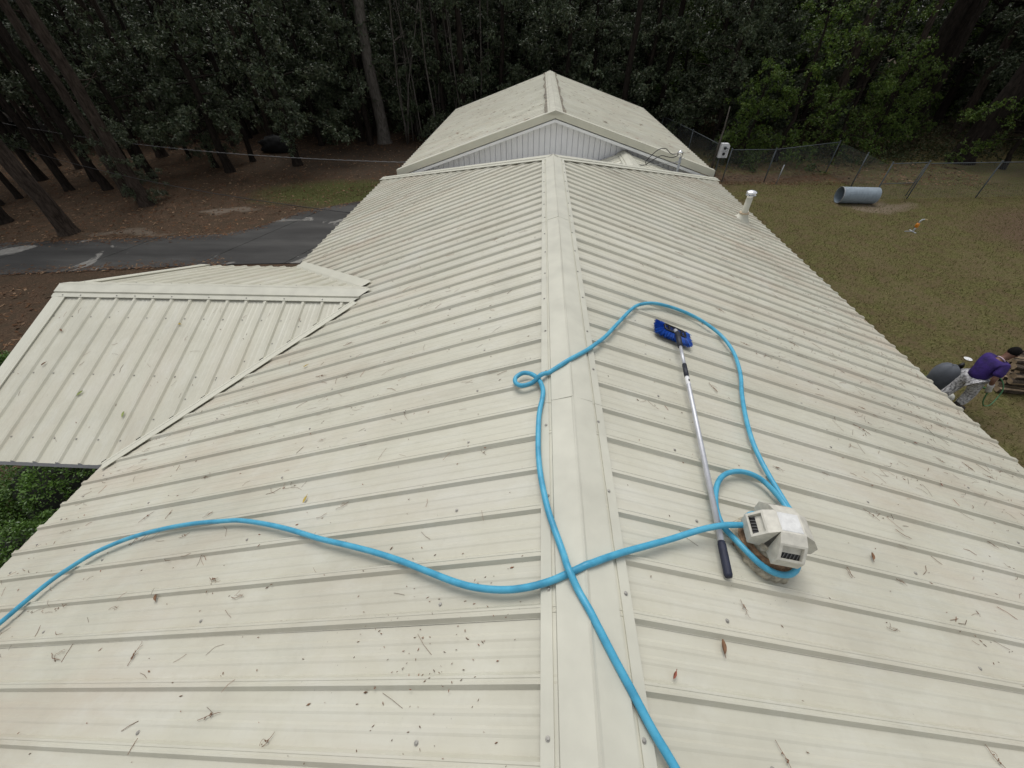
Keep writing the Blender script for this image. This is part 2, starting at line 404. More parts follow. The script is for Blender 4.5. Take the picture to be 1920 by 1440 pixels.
M['log_wood'] = mat_simple("split_wood", (0.30, 0.22, 0.14), 0.85, 0.35, 14.0)

def mat_camo():
    m, nt, b = new_mat("grey_camo_cloth"); p = position(nt)
    v = N(nt, "ShaderNodeTexVoronoi"); v.inputs['Scale'].default_value = 34.0; L(nt, mapping(nt, p, (1, 1, 0.8)), v.inputs['Vector'])
    f = noise(nt, p, 30.0, 3, 0.6)
    L(nt, ramp(nt, f, [(0.36, (0.16, 0.16, 0.165)), (0.5, (0.42, 0.41, 0.42)), (0.62, (0.64, 0.64, 0.65))]).outputs[0], b.inputs['Base Color'])
    b.inputs['Roughness'].default_value = 0.9; return m
M['camo'] = mat_camo()
def mat_hose():
    m, nt, b = new_mat("sky_blue_hose"); p = position(nt)
    L(nt, ramp(nt, noise(nt, p, 12.0, 4), [(0.28, (0.050, 0.27, 0.42)), (0.5, (0.070, 0.36, 0.54)), (0.74, (0.11, 0.42, 0.58))]).outputs[0], b.inputs['Base Color'])
    b.inputs['Roughness'].default_value = 0.38; b.inputs['Specular IOR Level'].default_value = 0.4
    bump(nt, b, noise(nt, p, 90.0, 2), 0.12, 0.004); return m
M['hose'] = mat_hose()

# traced positions on the roof (metres)
HOSE_A = [[-3.884, 0.52, 2.625], [-3.776, 0.661, 2.662], [-3.707, 0.783, 2.686], [-3.627, 0.907, 2.713], [-3.526, 1.001, 2.748], [-3.369, 1.101, 2.802], [-3.121, 1.173, 2.888], [-2.842, 1.206, 2.984], [-2.55, 1.212, 3.085], [-2.255, 1.192, 3.187], [-2.111, 1.176, 3.237], [-1.912, 1.131, 3.305], [-1.672, 1.062, 3.388], [-1.405, 0.971, 3.48], [-1.21, 0.913, 3.548], [-1.03, 0.857, 3.61], [-0.863, 0.797, 3.667], [-0.708, 0.733, 3.721], [-0.568, 0.676, 3.769], [-0.465, 0.644, 3.804], [-0.347, 0.625, 3.845], [-0.246, 0.626, 3.88], [-0.149, 0.643, 3.914], [-0.063, 0.672, 3.943], [0.025, 0.708, 3.956], [0.15, 0.773, 3.913], [0.284, 0.834, 3.867], [0.43, 0.9, 3.817], [0.586, 0.964, 3.763], [0.716, 1.007, 3.718], [0.832, 1.035, 3.678]]
HOSE_LOOP = [[1.22, 1.278, 3.544], [1.179, 1.372, 3.558], [1.118, 1.432, 3.579], [1.014, 1.44, 3.615], [0.898, 1.392, 3.655], [0.813, 1.308, 3.685], [0.756, 1.193, 3.704], [0.736, 1.104, 3.711], [0.744, 1.033, 3.708], [0.785, 0.977, 3.694]]
HOSE_B = [[1.238, 1.272, 3.538], [1.213, 1.482, 3.546], [1.212, 1.687, 3.547], [1.255, 1.924, 3.532], [1.342, 2.223, 3.502], [1.447, 2.514, 3.466], [1.506, 2.822, 3.445], [1.465, 3.063, 3.459], [1.303, 3.226, 3.515], [1.1, 3.274, 3.586], [0.873, 3.241, 3.664], [0.698, 3.117, 3.724], [0.586, 2.964, 3.763], [0.48, 2.773, 3.8], [0.393, 2.612, 3.829], [0.292, 2.426, 3.864], [0.204, 2.29, 3.895], [0.119, 2.169, 3.924], [-0.005, 2.02, 3.963], [-0.115, 1.951, 3.925], [-0.176, 1.909, 3.904], [-0.241, 1.875, 3.882], [-0.306, 1.871, 3.859], [-0.349, 1.911, 3.844], [-0.352, 1.964, 3.843], [-0.31, 1.993, 3.858], [-0.264, 1.977, 3.874], [-0.221, 1.93, 3.889], [-0.192, 1.873, 3.899], [-0.173, 1.788, 3.905], [-0.177, 1.712, 3.904], [-0.191, 1.624, 3.899], [-0.198, 1.537, 3.897], [-0.2, 1.373, 3.896], [-0.197, 1.287, 3.897], [-0.188, 1.18, 3.9], [-0.172, 1.074, 3.906], [-0.15, 0.962, 3.913], [-0.125, 0.871, 3.922], [-0.091, 0.756, 3.934], [-0.074, 0.673, 3.94], [-0.028, 0.58, 3.955], [0.024, 0.479, 3.957], [0.078, 0.38, 3.938], [0.124, 0.301, 3.922], [0.176, 0.209, 3.904], [0.23, 0.128, 3.886], [0.29, 0.029, 3.865]]
POLE = [[0.912, 2.563, 3.71], [0.676, 0.774, 3.729]]
BRUSH = [[0.803, 2.828, 3.713], [1.089, 2.779, 3.614], [0.943, 2.81, 3.665]]
LEAVES = [[-1.679, 1.282, 3.374, 'l', 'y'], [-2.527, 2.926, 3.081, 'l', 'y'], [-5.236, 2.864, 2.641, 'w', 'g'], [-4.609, 2.644, 2.562, 'w', 'g'], [-5.958, 3.641, 2.921, 'w', 'b'], [-5.888, 3.199, 2.762, 'w', 'b'], [0.557, 0.493, 3.761, 'r', 'b'], [1.716, 1.092, 3.361, 'r', 'b'], [0.313, 0.371, 3.845, 'r', 'r'], [-2.462, 0.745, 3.104, 'l', 'b'], [3.087, 2.349, 2.888, 'r', 'r'], [2.946, 1.899, 2.936, 'r', 'r'], [-4.52, 3.765, 2.965, 'w', 'y']]
TWIGS = [[-1.274, 0.128, 3.516, 'l', 0.55], [-3.131, 0.595, 2.876, 'l', 0.01], [-2.986, 0.471, 2.926, 'l', -0.11], [-2.345, 0.44, 3.147, 'l', 1.69], [-2.788, 0.705, 2.994, 'l', 0.09], [-2.508, 1.299, 3.091, 'l', 0.51], [-3.174, 1.373, 2.861, 'l', 0.75], [-2.602, 1.154, 3.058, 'l', 0.22], [-1.496, 1.153, 3.44, 'l', 0.49], [-1.371, 1.205, 3.483, 'l', 0.64], [-2.088, 0.83, 3.236, 'l', -0.19], [-1.456, 0.562, 3.454, 'l', 0.09], [-1.831, 0.718, 3.324, 'l', 0.15], [-1.625, 0.206, 3.395, 'l', 0.27], [-1.811, 1.807, 3.331, 'l', 0.06], [-3.607, 2.406, 2.711, 'l', -0.06], [-4.012, 2.199, 2.572, 'l', 0.03], [-2.836, 1.67, 2.978, 'l', 0.19], [-3.822, 2.222, 2.637, 'l', 0.16], [-2.136, 3.141, 3.219, 'l', 0.34], [-2.232, 2.68, 3.186, 'l', -0.14], [-1.786, 3.359, 3.34, 'l', 0.13], [-1.141, 3.641, 3.562, 'l', -0.09], [-2.123, 3.967, 3.224, 'l', 0.1], [0.73, 0.677, 3.704, 'r', -1.27], [1.462, 0.982, 3.452, 'r', -1.17], [1.557, 0.712, 3.419, 'r', 0.05], [0.682, 0.177, 3.721, 'r', -1.18], [1.726, 0.258, 3.36, 'r', -1.16], [2.126, 1.325, 3.222, 'r', -0.26], [2.949, 1.451, 2.939, 'r', -0.46], [1.351, 1.6, 3.49, 'r', -0.11], [1.821, 1.926, 3.327, 'r', -0.26], [1.134, 2.265, 3.565, 'r', -1.05], [2.48, 3.48, 3.1, 'r', -0.55], [1.767, 3.121, 3.346, 'r', -0.26], [2.917, 3.246, 2.95, 'r', -0.55], [2.291, 2.818, 3.165, 'r', -0.51], [2.755, 2.655, 3.005, 'r', -0.26], [4.771, 4.633, 2.31, 'r', -0.27], [3.69, 4.676, 2.683, 'r', -0.27], [2.515, 2.318, 3.088, 'r', -0.49], [2.798, 5.162, 2.991, 'r', 0.03], [2.421, 5.449, 3.121, 'r', 0.04], [1.758, 1.677, 3.349, 'r', -0.11], [1.697, 3.69, 3.37, 'r', -0.27], [1.441, 3.299, 3.459, 'r', -0.26], [3.575, 2.258, 2.722, 'r', -0.85], [3.749, 2.197, 2.662, 'r', -0.26], [3.247, 2.215, 2.836, 'r', -0.51], [3.05, 4.687, 2.903, 'r', -0.27], [1.598, 4.967, 3.405, 'r', 0.02], [2.238, 6.456, 3.184, 'r', 0.08], [0.897, 4.862, 3.646, 'r', 0.27], [1.816, 0.993, 3.329, 'r', -0.41], [1.948, 1.409, 3.284, 'r', -0.64]]
SAG = 1.386

# ------------------------------------------------------------------ setting: ground, driveway
def build_ground():
    xs = np.linspace(-150, 150, 61); ys = np.linspace(-90, 180, 55)
    V = [(x, y, 0.0) for y in ys for x in xs]; nx = len(xs)
    F = [(j * nx + i, j * nx + i + 1, (j + 1) * nx + i + 1, (j + 1) * nx + i) for j in range(len(ys) - 1) for i in range(nx - 1)]
    o = link("ground", np_mesh("ground", V, F, M['ground'])); tag(o, kind='structure'); return o
build_ground()

def clip_half(poly, a, b, c):            # keep a*x + b*y <= c
    out = []
    for i, p in enumerate(poly):
        q = poly[(i + 1) % len(poly)]; fp = a * p[0] + b * p[1] - c; fq = a * q[0] + b * q[1] - c
        if fp <= 0: out.append(p)
        if fp * fq < 0:
            t = fp / (fp - fq); out.append((p[0] + (q[0] - p[0]) * t, p[1] + (q[1] - p[1]) * t))
    return out
def build_driveway():
    poly = [(-7.2, 17.5), (-9.75, 15.75), (-10.5, 14.4), (-11.5, 13.55), (-15.5, 13.0), (-19.15, 12.6), (-30, 11.2), (-45, 9.0), (-45, 5.6), (-30, 8.2), (-16.75, 10.3), (-12.8, 10.85), (-10.0, 11.2), (-4.4, 11.6), (-4.4, 18.6)]
    root = bpy.data.objects.new("driveway", None); COL.objects.link(root); tag(root, kind='structure'); root['_plain'] = 1
    cuts = [-26.0, -17.6, -14.2, -10.6, -7.9]
    lines = [(-1e3, cuts[0])] + [(cuts[i], cuts[i + 1]) for i in range(len(cuts) - 1)] + [(cuts[-1], 1e3)]
    for lo, hi in lines:
        k = 0.42                         # joints run obliquely across the drive
        q = clip_half(poly, 1, -k, hi - k * 12.0 - 0.012); q = clip_half(q, -1, k, -(lo - k * 12.0 + 0.012))
        if len(q) < 3: continue
        mb = MB(); mb.prism([(x, y, -0.05) for x, y in q][::-1][::-1], [(x, y, 0.025) for x, y in q])
        mb.build("concrete_slab", M['concrete_dry'] if hi < -17 or lo > -8 else M['concrete'], root)
build_driveway()

# ------------------------------------------------------------------ ribbed metal roofs
S = 0.2286
def rib_profile(n_ribs, s=S, last_cover=True):
    """(offset, height) across one sheet: major ribs every s with two small stiffeners between"""
    P = []
    for k in range(n_ribs):
        a = k * s; e = 0.0028 if k == 0 else 0.0
        P += [(a - 0.029, e), (a - 0.027, e + .0005), (a - 0.014, 0.022 + e), (a - 0.006, 0.0222 + e), (a - 0.004, 0.0200 + e), (a + 0.004, 0.0200 + e), (a + 0.006, 0.0222 + e), (a + 0.014, 0.022 + e), (a + 0.028, e * .4)]
        for q in (0.378, 0.622):
            c = a + q * s
            P += [(c - 0.016, 0), (c - 0.007, 0.0024), (c + 0.007, 0.0024), (c + 0.016, 0)]
    if last_cover:
        a = n_ribs * s
        P += [(a - 0.028, 0), (a - 0.0135, 0.0218), (a + 0.0135, 0.0218), (a + 0.028, 0)]
    return P
def roof_panel(parent, O, A, B, zr, m, a0, n_ribs, b0f, b1f, mat, s=S, nb=5, amin=None, amax=None):
    prof = [(a0 + p, h) for p, h in rib_profile(n_ribs, s)]
    if amin is not None: prof = [(a, h) for a, h in prof if a >= amin]
    if amax is not None: prof = [(a, h) for a, h in prof if a <= amax]
    # only the strip where the sheet has length
    prof = [(a, h) for a, h in prof if b1f(a) - b0f(a) > -0.04]
    if len(prof) < 3: return None
    mb = MB(); mb.uv = []
    n = len(prof); ph = random.random() * 9
    for j in range(nb + 1):
        for i, (a, h) in enumerate(prof):
            b0 = b0f(a); b1 = max(b1f(a), b0 + 0.001); b = b0 + (b1 - b0) * j / nb
            wv = 0.0012 * math.sin(b * 2.1 + ph + a * 5) * (1 if h < 0.004 else 0.2)
            x = O[0] + A[0] * a + B[0] * b; y = O[1] + A[1] * a + B[1] * b
            mb.v.append((x, y, zr - m * b + h + wv)); mb.uv.append((a, b))
    flip = (A[0] * B[1] - A[1] * B[0]) < 0
    for j in range(nb):
        for i in range(n - 1):
            q = (j * n + i, j * n + i + 1, (j + 1) * n + i + 1, (j + 1) * n + i)
            mb.f.append(q[::-1] if flip else q)
    return mb.build("roof_panel", mat, parent)
def cap_profile(w=0.183, st=0.122):
    h = [(w, -0.0125), (w, -0.0060), (st + .017, -0.0050), (st + .015, -0.0125), (st + .002, -0.0125), (st, 0.0050), (0.010, 0.0045)]
    return [(-a, z) for a, z in h] + [(0.0, 0.0075)] + h[::-1]
def ridge_cap(parent, P0, P1, m_, mat, name="ridge_cap", w=0.183, st=0.122, lap=0.0, taper1=0.0, cross=None):
    """folded cap along the line P0-P1; heights follow a slope m_ each side"""
    P0 = Vector(P0); P1 = Vector(P1); d = (P1 - P0); ln = d.length; t = d.normalized()
    side = Vector((t.y, -t.x, 0)).normalized()
    mb = MB(); pr = cap_profile(w, st); n = len(pr); seg = max(2, int(ln / 0.5))
    for j in range(seg + 1):
        c = P0 + d * (j / seg)
        for k, (a, h) in enumerate(pr):
            sh = Vector((0, 0, 0))
            if taper1 and j == seg: sh = -t * abs(a) * taper1
            dent = 0.0015 * math.sin(j * 1.7 + k * 1.3)
            ml = m_ if not isinstance(m_, tuple) else (m_[0] if a < 0 else m_[1])
            p = c + side * a + sh; mb.v.append((p.x, p.y, c.z - ml * abs(a) + h + lap + (dent if abs(a) < st - .01 else 0)))
    for j in range(seg):
        for i in range(n - 1):
            mb.f.append((j * n + i, (j + 1) * n + i, (j + 1) * n + i + 1, j * n + i + 1))
    mb.f.append(tuple(range(n))); 
    o = mb.build(name, mat, parent); return o
_sm = MB(); _sm.lathe([(0.0095, 0.0), (0.0090, 0.002), (0.0055, 0.0025), (0.0055, 0.0065), (0.0035, 0.0075), (0.0, 0.0076)], 8)
SCREW = _sm.mesh("screw", M['screw'])
def screws_on(parent, pts):
    for p in pts:
        o = link("screw", SCREW, parent); o.location = p

MS = 0.345; EAVE = 4.567; HIPY = 7.341; EAVR = 4.525
Y0 = 1.4648                       # a sheet lap lies on this line, then one every four ribs
PAN = -0.0345                      # flat of the sheets under the cap line
house = thing("house", "long low house with ribbed cream metal hip roof and side gable wing", "house", (0, 3.5, 0))
WX, WY, WZ, MW, WEAVE, WEND = -2.303, 4.30, RZ - 0.795, 0.36, 2.17, -6.36
KV = MW / MS
def left_end(a):
    v = -WX + KV * abs(a - WY)
    return min(EAVE, v + 0.02)
def hip_start(a): return max(0.035, a - HIPY + 0.05)
for k in range(-7, 12):
    a0 = Y0 + 4 * S * k
    if a0 > HIPY + EAVE: break
    roof_panel(house, (0, 0), (0, 1), (-1, 0), RZ + PAN, MS, a0, 4, hip_start, left_end, M['roof'])
    roof_panel(house, (0, 0), (0, 1), (1, 0), RZ + PAN, MS, a0, 4, hip_start, lambda a: EAVR, M['roof'])
for k in range(-5, 5):            # hip end facing away from the camera
    roof_panel(house, (0, HIPY), (1, 0), (0, 1), RZ + PAN, MS, k * 4 * S, 4, lambda a: abs(a) + 0.05, lambda a: EAVE, M['roof'])
# underlay deck so nothing shows through the rib ends
mb = MB()
zc, ze = RZ + PAN - 0.012, RZ + PAN - 0.012 - MS * (EAVE - 0.04)
e = EAVE - 0.05; er = EAVR - 0.05; yn = -4.98; yf = HIPY + e
mb.add([(0, yn, zc), (0, HIPY, zc), (-e, yn, zc - MS * e), (-e, yf, zc - MS * e), (er, yn, zc - MS * er), (er, yf, zc - MS * er)],
       [(0, 2, 3, 1), (0, 1, 5, 4), (1, 3, 5)])
mb.build("roof_deck", M['dark'], house)
# main ridge cap in three lengths, lapped
caps = [(-5.0, 1.712, 0.0), (1.690, 4.608, 0.0022), (4.586, 7.41, 0.0044)]
for y0, y1, lp in caps:
    c = ridge_cap(house, (0, y0, RZ), (0, y1, RZ), MS, M['ridge'], lap=lp)
    pts = []
    for i in range(-30, 40):
        y = Y0 + i * S + 0.055
        if y0 + .05 < y < y1 - .05 and i % 2 == 0:
            for sx in (-1, 1):
                xx = sx * (0.153 + random.uniform(-.008, .008)); yy = y + random.uniform(-.02, .02) + (0.03 if sx > 0 else 0)
                pts.append((xx, yy, RZ - MS * abs(xx) - 0.0052 + lp))
    screws_on(c, pts)
for y1, off in ((1.712, 0), (4.608, 0)):      # caulked joints of the cap
    pass
# hip caps
for sx, ev in ((-1, EAVE), (1, EAVR)):
    P0 = Vector((sx * 0.02, HIPY + 0.02, RZ + 0.004)); P1 = Vector((sx * (ev + .03), HIPY + ev + .03, RZ + 0.004 - MS * (ev + .03)))
    hc = MB(); d = P1 - P0; t = Vector((d.x, d.y, 0)).normalized(); sd = Vector((t.y, -t.x, 0))
    mh = MS / math.sqrt(2.0)
    prof = [(-.15, -.016), (-.15, -.010), (-.085, -.009), (-.080, 0.004), (0, 0.006), (.080, 0.004), (.085, -.009), (.15, -.010), (.15, -.016)]
    n = len(prof); seg = 12
    for j in range(seg + 1):
        c = P0 + d * (j / seg)
        for a, h in prof:
            p = c + sd * a; hc.v.append((p.x, p.y, c.z - mh * abs(a) + h + 0.0012 * math.sin(j * 2.1 + a * 30)))
    for j in range(seg):
        for i in range(n - 1): hc.f.append((j * n + i, (j + 1) * n + i, (j + 1) * n + i + 1, j * n + i + 1))
    hc.f.append(tuple(seg * n + i for i in range(n)))
    hcap = hc.build("hip_cap", M['trim'], house)
# side wing: gable with its ridge across the main slope
def wing_end(sgn):
    def f(a):                     # a is the world x
        v = (-a + WX) / KV if a > -EAVE - 0.3 else 9.0
        return min(WEAVE, v - 0.015) if v < 8 else WEAVE
    return f
WS = 0.2427
for sgn in (-1, 1):
    for k in range(5):
        a0 = -6.245 + k * 4 * WS
        roof_panel(house, (0, WY), (1, 0), (0, sgn), WZ + PAN + 0.006, MW, a0, 4 if k else 4, lambda a: 0.035, wing_end(sgn), M['roof'], s=WS, amax=WX - .03)
    roof_panel(house, (0, WY), (1, 0), (0, sgn), WZ + PAN + 0.006, MW, -6.245 - 4 * WS, 4, lambda a: 0.035, lambda a: WEAVE, M['roof'], s=WS, amin=WEND, amax=-6.27)
mb = MB(); zd = WZ + PAN - 0.006
mb.add([(WEND + .03, WY, zd), (WX + .3, WY, zd), (WEND + .03, WY - WEAVE + .03, zd - MW * (WEAVE - .03)), (WEND + .03, WY + WEAVE - .03, zd - MW * (WEAVE - .03)),
        (-EAVE, WY - WEAVE + .03, zd - MW * (WEAVE - .03)), (-EAVE, WY + WEAVE - .03, zd - MW * (WEAVE - .03))], [(0, 1, 4, 2), (0, 3, 5, 1)])
mb.build("wing_roof_deck", M['dark'], house)
for x0, x1, lp, tp in ((WEND - .03, -5.54, 0.0, 0), (-5.56, WX + 0.03, 0.002, 1.02)):
    c = ridge_cap(house, (x0, WY, WZ + .006), (x1, WY, WZ + .006), MW, M['ridge'], lap=lp, taper1=tp, w=.19)
    screws_on(c, [(-6.245 + i * WS, WY + sg * 0.165, WZ - MW * .165 + .0008 + lp) for i in range(17) if x0 + .02 < -6.245 + i * WS < x1 - .28 and (i % 2 == 0 or i < 6) for sg in (-1, 1)])
# valley flashing strips on the main slope
for sgn in (-1, 1):
    mb = MB(); n = 10; W_ = 0.15
    for j in range(n + 1):
        tt = j / n; x = WX - 0.17 + (-EAVE - WX + 0.19) * tt; y = WY + sgn * (-x + WX) / KV
        nx, ny = (0.70, 0.714 * sgn)       # out over the main slope
        for q, h in ((-0.03, -0.016), (0.0, -0.006), (0.012, -0.001), (0.045, -0.001), (0.050, -0.0065), (W_, -0.0075), (W_, -0.014)):
            px, py = x + nx * q, y + ny * q
            mb.v.append((px, py, RZ - MS * abs(px) + h))
    for j in range(n):
        for i in range(6):
            q = (j * 7 + i, j * 7 + i + 1, (j + 1) * 7 + i + 1, (j + 1) * 7 + i); mb.f.append(q if sgn > 0 else q[::-1])
    mb.build("valley_flashing", M['trim'], house)
# wing rake trim on the gable end
for sgn in (-1, 1):
    mb = MB(); a = WEAVE + .02
    pr = [(0.15, -0.010), (0.15, -0.001), (0.14, 0.000), (0.07, 0.0), (0.06, 0.003), (-0.012, 0.003), (-0.012, -0.13), (0.01, -0.13)]
    for b in (0.15, a * .5, a):
        for dx, h in pr: mb.v.append((WEND + dx, WY + sgn * b, WZ - MW * b + h - .004))
    n = len(pr)
    for j in range(2):
        for i in range(n - 1):
            q = (j * n + i, j * n + i + 1, (j + 1) * n + i + 1, (j + 1) * n + i); mb.f.append(q if sgn < 0 else q[::-1])
    mb.f.append(tuple(2 * n + i for i in range(n)))
    mb.build("rake_trim", M['trim'], house)
# fascia boards, soffits, walls
def bar(name, x0, x1, y0, y1, z0, z1, m_, par=house):
    mb = MB(); mb.box(x0, x1, y0, y1, z0, z1); return mb.build(name, m_, par)
zl = RZ - 0.05 - MS * (EAVE - .05); zr_ = RZ - .05 - MS * (EAVR - .05)
WYN = WY - WEAVE; WYF = WY + WEAVE; zwv = WZ - .052 - MW * WEAVE
bar("fascia", -EAVE + .03, -EAVE + .055, -4.95, WYN + .01, zl - .15, zl - .004, M['fascia'])
bar("fascia", -EAVE + .03, -EAVE + .055, WYF - .01, HIPY + EAVE - .04, zl - .15, zl - .004, M['fascia'])
bar("fascia", EAVR - .055, EAVR - .03, -4.95, HIPY + EAVR - .04, zr_ - .15, zr_ - .004, M['fascia'])
bar("fascia", -EAVE + .06, EAVR - .06, HIPY + EAVE - .055, HIPY + EAVE - .03, zl - .15, zl - .004, M['fascia'])
bar("fascia", WEND + .02, -EAVE + .028, WYN + .03, WYN + .055, zwv - .085, zwv + .018, M['fascia'])
bar("fascia", WEND + .02, -EAVE + .028, WYF - .055, WYF - .03, zwv - .085, zwv + .018, M['fascia'])
bar("soffit", -EAVE + .06, -4.10, -4.95, 11.5, zl - .17, zl - .152, M['white'])
bar("soffit", 4.06, EAVR - .06, -4.95, 11.5, zr_ - .17, zr_ - .152, M['white'])
bar("soffit", -4.09, 4.05, 11.46, HIPY + EAVE - .06, zl - .17, zl - .152, M['white'])
bar("soffit", WEND + .02, -EAVE + .02, WYN + .06, WYF - .06, zwv - .12, zwv - .09, M['white'])
mb = MB(); mb.box(-4.1, 4.05, -4.9, 11.45, 0, zl - .172); mb.build("wall", M['siding'], house)
mb = MB(); mb.box(WEND + .3, -4.11, WYN + 1.35, WYF - .42, 0, zwv - .122); mb.build("wing_wall", M['siding'], house)
mb = MB(); xx = WEND + .3
mb.prism([(xx, WYN + .42, zwv - .09), (xx, WYF - .42, zwv - .09), (xx, WY, WZ - .07)], [(xx + .08, WYN + .42, zwv - .09), (xx + .08, WYF - .42, zwv - .09), (xx + .08, WY, WZ - .07)])
mb.build("gable_wall", M['siding'], house)
mb = MB()
mb.prism([(-4.2, -4.94, zl - .17), (4.2, -4.94, zl - .17), (0, -4.94, RZ - .1)], [(-4.2, -4.86, zl - .17), (4.2, -4.86, zl - .17), (0, -4.86, RZ - .1)])
mb.build("gable_wall", M['siding'], house)
# rows of panel screws, too small to pick apart singly
def screw_field(parent, pts, name="panel_screws"):
    base = np.array([v.co[:] for v in SCREW.vertices]); fs = [tuple(p.vertices) for p in SCREW.polygons]
    mb = MB()
    for p in pts: mb.add([(v[0] + p[0], v[1] + p[1], v[2] + p[2]) for v in base], fs)
    o = mb.build(name, M['screw'], parent); o['kind'] = 'stuff'; return o
pts = []
for i in range(-12, 46):
    y = Y0 + i * S + 0.05
    for b in (0.62, 2.0, 3.3, 4.35):
        if b < hip_start(y) + .2: continue
        if i % 2 == 0 or b > 4:
            pts.append((b + .0, y, RZ + PAN - MS * b + .0008))
            if b < left_end(y) - .2: pts.append((-b, y, RZ + PAN - MS * b + .0008))
for i in range(16):
    x = -6.245 + i * WS + 0.045
    for b in (0.45, 1.2, 1.92):
        if b < wing_end(-1)(x) - .12: pts.append((x, WY - b, WZ + PAN + .006 - MW * b + .0008))
    if x > -EAVE: 
        bb = wing_end(-1)(x) - .17
        if bb > .3: pts.append((x, WY - bb, WZ + PAN + .006 - MW * bb + .0008))
screw_field(house, pts)

# ------------------------------------------------------------------ breezeway roof between the two buildings
bz = RZ - 1.03; bx = 2.10
brz = thing("breezeway_roof", "small cream metal gable roof tucked between the house and rear garage", "roof", (bx, 11.4, 0))
BHW = 1.55; MBZ = 0.345
for sg in (-1, 1):
    for k in range(3):
        roof_panel(brz, (bx, 0), (0, 1), (sg, 0), bz + PAN, MBZ, 10.40 + k * 4 * S, 4, lambda a: 0.03, lambda a: max(0.05, min(BHW, (a - 10.34) * 1.0)), M['roof_back'], amax=12.44)
mb = MB(); zb = bz + PAN - .012
mb.add([(bx, 10.42, zb), (bx, 12.44, zb), (bx - BHW, 12.44, zb - MBZ * BHW), (bx - BHW, 11.95, zb - MBZ * BHW), (bx + BHW, 12.44, zb - MBZ * BHW), (bx + BHW, 11.95, zb - MBZ * BHW)], [(0, 1, 2, 3), (0, 5, 4, 1)])
mb.build("roof_deck", M['dark'], brz)
ridge_cap(brz, (bx, 10.40, bz + .003), (bx, 12.44, bz + .003), MBZ, M['ridge'])
for sx in (-1, 1):
    bar("post", bx + sx * 1.25 - .045, bx + sx * 1.25 + .045, 12.05, 12.14, 0, bz - MBZ * 1.25 - .06, M['white'], brz)

# ------------------------------------------------------------------ rear garage
GX, GY0, GY1, GZ, GM, GE = 0.17, 12.20, 22.70, RZ - 0.08, 0.314, 4.42
gar = thing("garage", "rear building with weathered cream gable roof and white ribbed siding", "garage", (GX, 17.5, 0))
for k in range(12):
    for sg in (-1, 1):
        roof_panel(gar, (GX, 0), (0, 1), (sg, 0), GZ + PAN, GM, GY0 + .05 + k * 4 * S, 4, lambda a: 0.03, lambda a: GE, M['roof_back'], amax=GY1)
mb = MB(); zg = GZ + PAN - .012; ge = GE - .04
mb.add([(GX, GY0 + .03, zg), (GX, GY1 - .03, zg), (GX - ge, GY0 + .03, zg - GM * ge), (GX - ge, GY1 - .03, zg - GM * ge), (GX + ge, GY0 + .03, zg - GM * ge), (GX + ge, GY1 - .03, zg - GM * ge)], [(0, 2, 3, 1), (0, 1, 5, 4)])
mb.build("roof_deck", M['dark'], gar)
ridge_cap(gar, (GX, GY0 - .03, GZ), (GX, GY0 + 5.2, GZ), GM, M['ridge_back'], w=.21, st=.14)
ridge_cap(gar, (GX, GY0 + 5.17, GZ), (GX, GY1 + .02, GZ), GM, M['ridge_back'], lap=.002, w=.21, st=.14)
for sg in (-1, 1):           # dark mildew strip of closure foam along each cap edge
    mb = MB(); 
    for j in range(22):
        y = GY0 + .05 + j * 0.5
        for q, h in ((0.200, -0.012), (0.255 + .03 * math.sin(j * 1.3 + sg) + .03 * random.random(), -0.0085)):
            mb.v.append((GX + sg * q, y, GZ - GM * q + h + .0065))
    for j in range(21):
        q = (2 * j, 2 * j + 1, 2 * j + 3, 2 * j + 2); mb.f.append(q if sg < 0 else q[::-1])
    mb.build("closure_strip", M['ridge_dirty'], gar)
    # rake trim, white frieze and rake soffit of the near gable
    mb = MB(); pr = [(0.16, -0.010), (0.16, 0.008), (0.15, 0.008), (0.0, 0.010), (0.0, -0.165), (0.02, -0.165)]
    n = len(pr)
    for b in (0.0, GE * .5, GE + .02):
        for dy, h in pr: mb.v.append((GX + sg * b, GY0 + dy - .01, GZ - GM * b + h - .004))
    for j in range(2):
        for i in range(n - 1):
            q = (j * n + i, j * n + i + 1, (j + 1) * n + i + 1, (j + 1) * n + i); mb.f.append(q[::-1] if sg > 0 else q)
    mb.f.append(tuple(2 * n + i for i in range(n)))
    mb.build("rake_trim", M['trim'], gar)
    mb = MB()
    def off(b, h0, h1, y0, y1): 
        return [(GX + sg * b, y0, GZ - GM * b + h0), (GX + sg * b, y1, GZ - GM * b + h0), (GX + sg * b, y1, GZ - GM * b + h1), (GX + sg * b, y0, GZ - GM * b + h1)]
    mb.prism(off(0.002, -.262, -.192, GY0 + .008, GY0 + .045), off(GE - .05, -.262, -.192, GY0 + .008, GY0 + .045)); mb.build("frieze_board", M['white'], gar)
    mb = MB(); mb.prism(off(0.004, -.255, -.235, GY0 + .047, GY0 + .30), off(GE - .06, -.255, -.235, GY0 + .047, GY0 + .30)); mb.build("soffit", M['fascia'], gar)
    x = GX + sg * (GE - .05)
    mb = MB(); mb.box(min(x, x + sg * .022), max(x, x + sg * .022), GY0 + .05, GY1 - .05, GZ - GM * GE - .17, GZ - GM * GE - .045); mb.build("fascia", M['fascia'], gar)
GWY = GY0 + .30; hw = 4.05
mb = MB(); zt = GZ - .26
